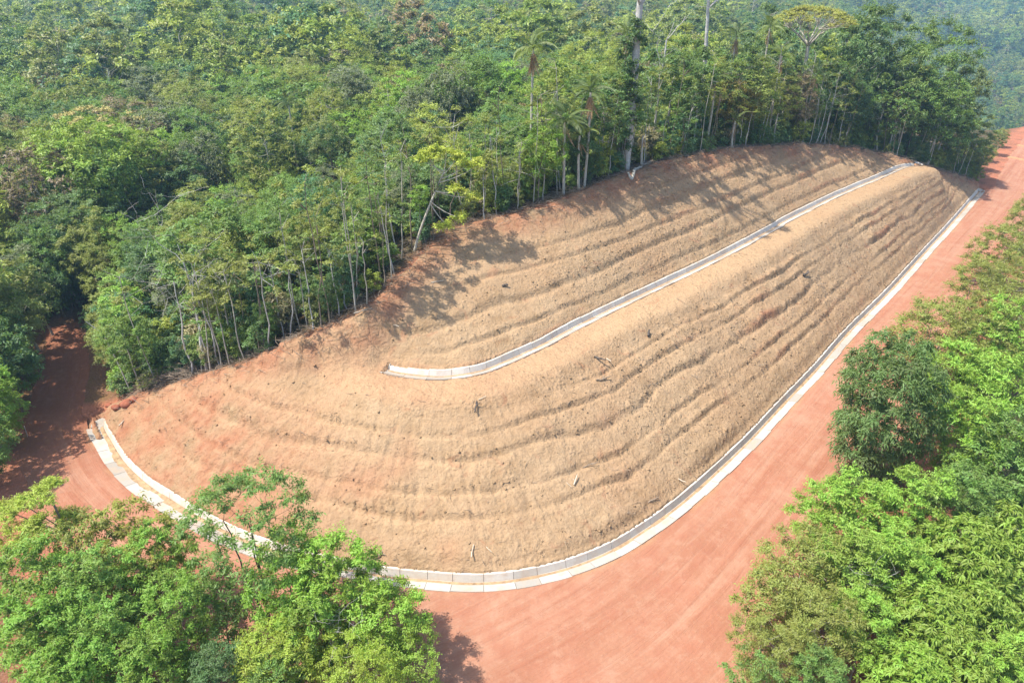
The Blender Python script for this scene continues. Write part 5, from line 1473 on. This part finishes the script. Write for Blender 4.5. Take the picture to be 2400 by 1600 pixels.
sz = 0.022 + 0.10 * rs.rand(n) ** 5
V = octa[None] * sz[:, None, None] * rs.uniform(.6, 1.25, (n, 6, 1)) * np.array([1, 1, .5])
a = rs.uniform(0, 6.28, n); ca, sa = np.cos(a)[:, None], np.sin(a)[:, None]
V = np.stack([V[..., 0] * ca - V[..., 1] * sa, V[..., 0] * sa + V[..., 1] * ca, V[..., 2]], -1)
V += np.stack([px_h[idx] + rs.uniform(-.08, .08, n), py_h[idx] + rs.uniform(-.08, .08, n), zt_h[idx] + sz * .1], -1)[:, None]
F = (np.arange(n)[:, None, None] * 6 + of[None]).reshape(-1, 3)
me = mesh_np("soil_clods", V.reshape(-1, 3), F, M_SOIL, False, {"red": np.repeat(HILL_RED[idx], 6), "berm_lip_pale": np.zeros(n * 6)})
tag(new_obj("soil_clods", me), "loose clods of soil strewn over the terraced slope", None, None, "stuff")
# twigs too small to tell apart
M_TWIG = plain_material("dry_twig", (0.26, 0.20, 0.145), 0.9, 0.5, 1.0)
M_TWIG_PALE = plain_material("bleached_wood", (0.50, 0.42, 0.32), 0.9, 0.25, 2.0)
M_TWIG_DARK = plain_material("charred_wood", (0.095, 0.078, 0.065), 0.9, 0.35, 2.0)
def twig_mass(name, idxs, pos, lmin, lmax, rad, mat, label):
    m = len(pos); ln = rs.uniform(lmin, lmax, m); a = rs.uniform(0, 6.28, m); el = rs.normal(0, .22, m)
    d = np.stack([np.cos(a) * np.cos(el), np.sin(a) * np.cos(el), np.sin(el)], -1); s = unit(np.cross(d, [0, 0, 1.])); u = np.cross(s, d)
    r = rad * rs.uniform(.5, 1.3, m)
    ring = []
    for e, k in ((-.5, 1.0), (0.1, .9), (.5, .45)):
        bend = (s * rs.normal(0, .08, m)[:, None] + u * .04) * ln[:, None] * (1 if e == 0.1 else 0)
        for t in (0, 2.094, 4.189):
            ring.append(pos + d * (ln * e)[:, None] + bend + (s * math.cos(t) + u * math.sin(t)) * (r * k)[:, None])
    V = np.stack(ring, 1)
    f = []
    for b in (0, 3):
        for j in range(3): f.append((b + j, b + (j + 1) % 3, b + 3 + (j + 1) % 3, b + 3 + j))
    F = (np.arange(m)[:, None, None] * 9 + np.array(f)[None]).reshape(-1, 4)
    me = mesh_np(name, V.reshape(-1, 3), F, mat)
    return tag(new_obj(name, me), label, None, None, "stuff")
i2 = sample_hill(3000, w_clod * (0.4 + HILL_RISER))
twig_mass("twig_litter", None, np.stack([px_h[i2], py_h[i2], zt_h[i2] + .03], -1), .15, .6, .014, M_TWIG, "small dry twigs strewn over the bare slope")
# brush litter along the edge of the clearing
q = rs.uniform(1, S2[-1] - 1, 5600); P = np.stack([np.interp(q, S2, C2[:, k]) for k in range(2)], -1); NN = np.stack([np.interp(q, S2, NRM2[:, k]) for k in range(2)], -1)
off = rs.normal(-1.1, 1.1, len(q)); off = np.clip(off, -4, 1.0)
P = P + NN * off[:, None]
zz_ = np.array([max(zhill(a_, b_), zat(a_, b_)) for a_, b_ in P])
twig_mass("brush_litter", None, np.column_stack([P, zz_ + rs.uniform(0.02, .22, len(q))]), .3, 1.5, .016, M_TWIG, "grey brushwood and dry litter along the clearing's edge")
# red clods heaped at the corner by the track
# ---- pieces of wood one can pick out
def stick_mesh(name, ln, r0, r1, bend, seed, branch=0, mat=None, sides=7):
    rg = np.random.RandomState(seed); m = 9; t = np.linspace(-.5, .5, m)
    w = np.cumsum(rg.normal(0, bend * ln / m, (m, 2)), 0); w -= w.mean(0)
    P = np.column_stack([t * ln, w[:, 0], w[:, 1] * .5]); R = np.linspace(r0, r1, m) * rg.uniform(.85, 1.15, m); R[0] *= .7; R[-1] *= .6
    pths = [(P, R)]
    for k in range(branch):
        j = rg.randint(2, m - 1); d = np.array([rg.uniform(-.2, .8), rg.choice([-1, 1]) * rg.uniform(.5, 1), rg.uniform(.1, .7)]); tt = np.linspace(0, 1, 4)[:, None]
        pths.append((P[j] + d * ln * .3 * tt + rg.normal(0, .02 * ln, (4, 3)) * tt, np.linspace(r1, r1 * .35, 4)))
    caps = []
    return tubes_mesh(pths, name, mat, sides)
wood_items = [ # name, pixel, length, r, mat, angle in the picture (deg), tilt up, branches, label, category
 ("log", (1373, 826), 1.5, .10, "D", -42, .12, 1, "dark split log lying just below the berm, left of a pale upright stick", "log"),
 ("stick", (1397, 831), 1.1, .06, "P", -75, .25, 0, "pale bleached stick beside the dark split log below the berm", "stick"),
 ("branch", (1385, 872), 1.3, .07, "T", 20, .1, 4, "forked grey root tangle below the dark split log", "branch"),
 ("stump", (1093, 937), 1.1, .07, "D", 88, .35, 2, "dark upright stake-like root on the nose below the berm drain", "stick"),
 ("stick", (1108, 915), .7, .04, "P", 30, .1, 0, "short pale stick next to the upright root on the nose", "stick"),
 ("stump", (1489, 770), .7, .13, "D", 80, .4, 1, "squat dark stump on the slope under the berm's middle", "stump"),
 ("branch", (1545, 745), 1.6, .035, "T", -40, .05, 2, "thin curved branch right of the squat dark stump", "branch"),
 ("root_clump", (1850, 634), .9, .17, "D", 35, .3, 4, "black root clump on the third ledge above the straight road", "root clump"),
 ("branch", (1880, 655), 1.0, .05, "T", 20, .1, 3, "grey twiggy root next to the black root clump", "branch"),
 ("stick", (1322, 1106), .9, .07, "P", 70, .3, 1, "whitish splintered stick standing on the lower ledges of the nose", "stick"),
 ("stick", (1304, 1112), .9, .03, "P", -60, .1, 0, "thin pale lath left of the whitish splintered stick", "stick"),
 ("branch", (1355, 1070), 1.2, .05, "T", 25, .15, 3, "grey broken branch on the lower ledges above the splintered stick", "branch"),
 ("branch", (1590, 862), 1.5, .04, "T", -30, .05, 2, "long thin branch across a middle ledge of the long flank", "branch"),
 ("stick", (1562, 1105), 1.0, .05, "P", -48, .1, 0, "pale stick lying just above the foot drain's curve", "stick"),
 ("branch", (1500, 1150), 1.0, .06, "T", 35, .15, 4, "dark tangle of roots near the foot drain's curve", "branch"),
 ("log", (280, 973), .7, .07, "P", 80, .1, 0, "short pale log at the hill's corner beside the drain's rounded head", "log"),
 ("stick", (1085, 1268), 1.0, .045, "P", 85, .2, 0, "pale stick upright in the lowest ledge above the front drain", "stick"),
 ("stick", (1122, 1262), .8, .035, "P", -55, .1, 0, "pale thin stick right of the upright one above the front drain", "stick"),
 ("log", (1380, 1275), .9, .05, "P", 28, .1, 0, "pale log near the front drain where it starts to curve", "log"),
 ("branch", (865, 1280), 1.3, .08, "T", 30, .2, 4, "gnarled root heap at the slope's foot behind the green trees", "branch"),
 ("branch", (1440, 640), 1.8, .035, "D", 60, .05, 3, "dark thin branch on the upper tier's middle ledge", "branch"),
 ("branch", (1345, 585), 1.5, .03, "D", 75, .05, 3, "dark twiggy branch on the upper tier's upper ledge", "branch"),
 ("log", (1160, 658), .6, .14, "D", 10, .2, 2, "dark root lumps at the head of the upper ledges", "stump"),
 ("stick", (905, 745), 1.1, .045, "P", -32, .05, 0, "pale stick on the trampled ground between the forest and the berm's head", "stick"),
 ("stick", (1005, 648), 1.2, .05, "P", 25, .05, 0, "pale pole lying at the forest's shadow edge", "stick"),
 ("branch", (1500, 885), 1.4, .035, "T", 15, .05, 3, "grey branch on the ledge right of the root tangle", "branch"),
 ("branch", (1560, 690), 1.2, .03, "T", -45, .05, 2, "slim branch just under the berm path's outer rim", "branch"),
 ("stick", (1985, 760), .8, .04, "P", -50, .1, 0, "small pale stick on the bottom ledge near the straight drain", "stick"),
 ("branch", (1745, 840), 1.4, .04, "T", 12, .08, 3, "long grey branch on the lowest ledge of the straight flank", "branch"),
 ("stick", (835, 715), 1.6, .05, "P", 28, .05, 0, "pale pole at the foot of the forest, pointing along its edge", "stick"),
]
def hill_at(px, py):
    z = 3.0
    for _ in range(12):
        p = P2W(px, py, z); z = 0.5 * z + 0.5 * zhill(p[0], p[1])
    return p[0], p[1], zhill(p[0], p[1])
MW = {"D": M_TWIG_DARK, "P": M_TWIG_PALE, "T": M_TWIG}
for k, (nm, (ax, ay), ln, r, mt, an, tilt, br, lab, cat) in enumerate(wood_items):
    x, y, z = hill_at(ax, ay)
    o = new_obj(nm, stick_mesh(nm, ln * .85, r * .8, r * .5, .12 if br < 2 else .3, 400 + k, br, MW[mt]), None, (x, y, z + r * .6 + .5 * ln * math.sin(tilt)))
    o.rotation_euler = (0, -tilt, math.radians(an)); tag(o, lab, cat, "pieces of wood on the slope")
# pale crooked trunk on the edge, by the creeper tree
b_ = P2W(1468, 388, 13.0); rg = np.random.RandomState(5)
P = np.array([P2W(px, py, 12.9 + dz) for px, py, dz in ((1440, 404, .1), (1452, 402, .35), (1458, 390, .3), (1465, 382, .45), (1474, 374, .55), (1480, 368, .6), (1490, 366, .5), (1500, 360, .3))])
P, _ = catmull(P, .15); P[:, 2] = [max(zhill(a_, b2), zat(a_, b2)) + .12 + .1 * math.sin(i) for i, (a_, b2) in enumerate(P[:, :2])]
for k in range(3): P[:, k] = smooth1(P[:, k], 2)
o = new_obj("fallen_trunk", tubes_mesh([(P, np.interp(np.linspace(0, 1, len(P)), [0, .2, .8, 1], [.09, .15, .13, .07]))], "fallen_trunk", M_BARK_PALE, 8))
tag(o, "crooked bone-pale fallen trunk at the foot of the creeper tree", "log", None)
# curved white dead sapling by the track
P = np.array([[*P2W(300, 898, 1.2)[:2], 1.2], [*P2W(262, 815, 3.0)[:2], 2.6], [*P2W(235, 768, 4.0)[:2], 4.0], [*P2W(200, 738, 4.6)[:2], 4.5]])
P[1:, 1] = P[0, 1] + np.array([.15, .2, .1]); 
for i, (px, py) in enumerate(((300, 898), (262, 815), (235, 768), (197, 738))):
    a = (px - 1176) / FPX; v = (py - 784) / FPX; f = P[i, 1] / (CP - v * SP); P[i, 0] = a * f; P[i, 2] = CAM_H - f * (SP + v * CP)
P, _ = catmull(P[:, [0, 2, 1]], .2); P = P[:, [0, 2, 1]]
o = new_obj("dead_sapling", tubes_mesh([(P, np.linspace(.055, .025, len(P)))], "dead_sapling", M_DEADWOOD, 6)); tag(o, "white dead sapling bending over the shaded track", "sapling", None)
# survey stake
b_ = P2W(65, 1003, 0); o = new_obj("marker_stake", stick_mesh("marker_stake", 1.0, .03, .03, .0, 9, 0, M_DEADWOOD, 5), None, (b_[0], b_[1], .5)); o.rotation_euler = (0, -1.5, 0.3)
tag(o, "thin white stake standing beside the shaded track", "stake", None)
# boulders of red clay at the hill's corner
ic = bmesh.new(); bmesh.ops.create_icosphere(ic, subdivisions=2, radius=1.0)
BV = np.array([v.co for v in ic.verts]); BF = np.array([[v.index for v in f.verts] for f in ic.faces]); ic.free()
M_REDCLOD = plain_material("red_clay_lump", (0.30, 0.105, 0.06), 0.95, 0.35, 3.0, .05)
for k, (px, py, r, lab) in enumerate(((292, 928, .42, "largest red clay lump at the hill's corner above the drain head"), (268, 938, .30, "middle red clay lump at the hill's corner"), (308, 918, .26, "small red clay lump nearest the brush pile"), (250, 930, .24, "red clay lump nearest the shaded track"))):
    x, y, z = hill_at(px, py); rg = np.random.RandomState(600 + k)
    V = BV * (lumpy(rg, BV, .3) + rg.normal(0, .05, len(BV)))[:, None] * r * np.array([1.2, 1, .75])
    o = new_obj("clay_lump", mesh_np("clay_lump", V, BF, M_REDCLOD), None, (x, y, max(z, zat(x, y)) + r * .3)); tag(o, lab, "clay lump", "red clay lumps at the hill's corner")
# brush pile
b_ = hill_at(425, 872); gx_, gy_ = b_[0] - .3, b_[1] + .9; gz_ = zat(gx_, gy_)
pos = np.column_stack([gx_ + rs.normal(0, 1.1, 420), gy_ + .35 * rs.normal(0, 1, 420), gz_ + np.abs(rs.normal(0, .35, 420))])
pos[:, 1] += (pos[:, 0] - gx_) * .35
o = twig_mass("brush_pile", None, pos, .5, 1.6, .022, M_TWIG, "heap of dry brown brushwood below the pair of pale trunks")
o["kind"] = "thing"; o["category"] = "brush pile"
# ------------------------------------------------------------------ the air
def build_haze():
    x0, x1, y0, y1, z0, z1 = -2650, 2650, -420, 3700, -115, 190
    V = [(x0, y0, z0), (x1, y0, z0), (x1, y1, z0), (x0, y1, z0), (x0, y0, z1), (x1, y0, z1), (x1, y1, z1), (x0, y1, z1)]
    F = [(0, 3, 2, 1), (4, 5, 6, 7), (0, 1, 5, 4), (1, 2, 6, 5), (2, 3, 7, 6), (3, 0, 4, 7)]
    me = bpy.data.meshes.new("haze"); me.from_pydata(V, [], F)
    m, nt, out = mat_new("haze_air")
    v = N(nt, "ShaderNodeVolumePrincipled"); v.inputs["Color"].default_value = (0.42, 0.70, 1.0, 1)
    v.inputs["Density"].default_value = HAZE; v.inputs["Anisotropy"].default_value = 0.2
    L(nt, v.outputs[0], out.inputs["Volume"]); me.materials.append(m)
    tag(new_obj("haze", me), "thin pale blue haze in the air", None, None, "stuff")
HAZE = 0.00038
build_haze()
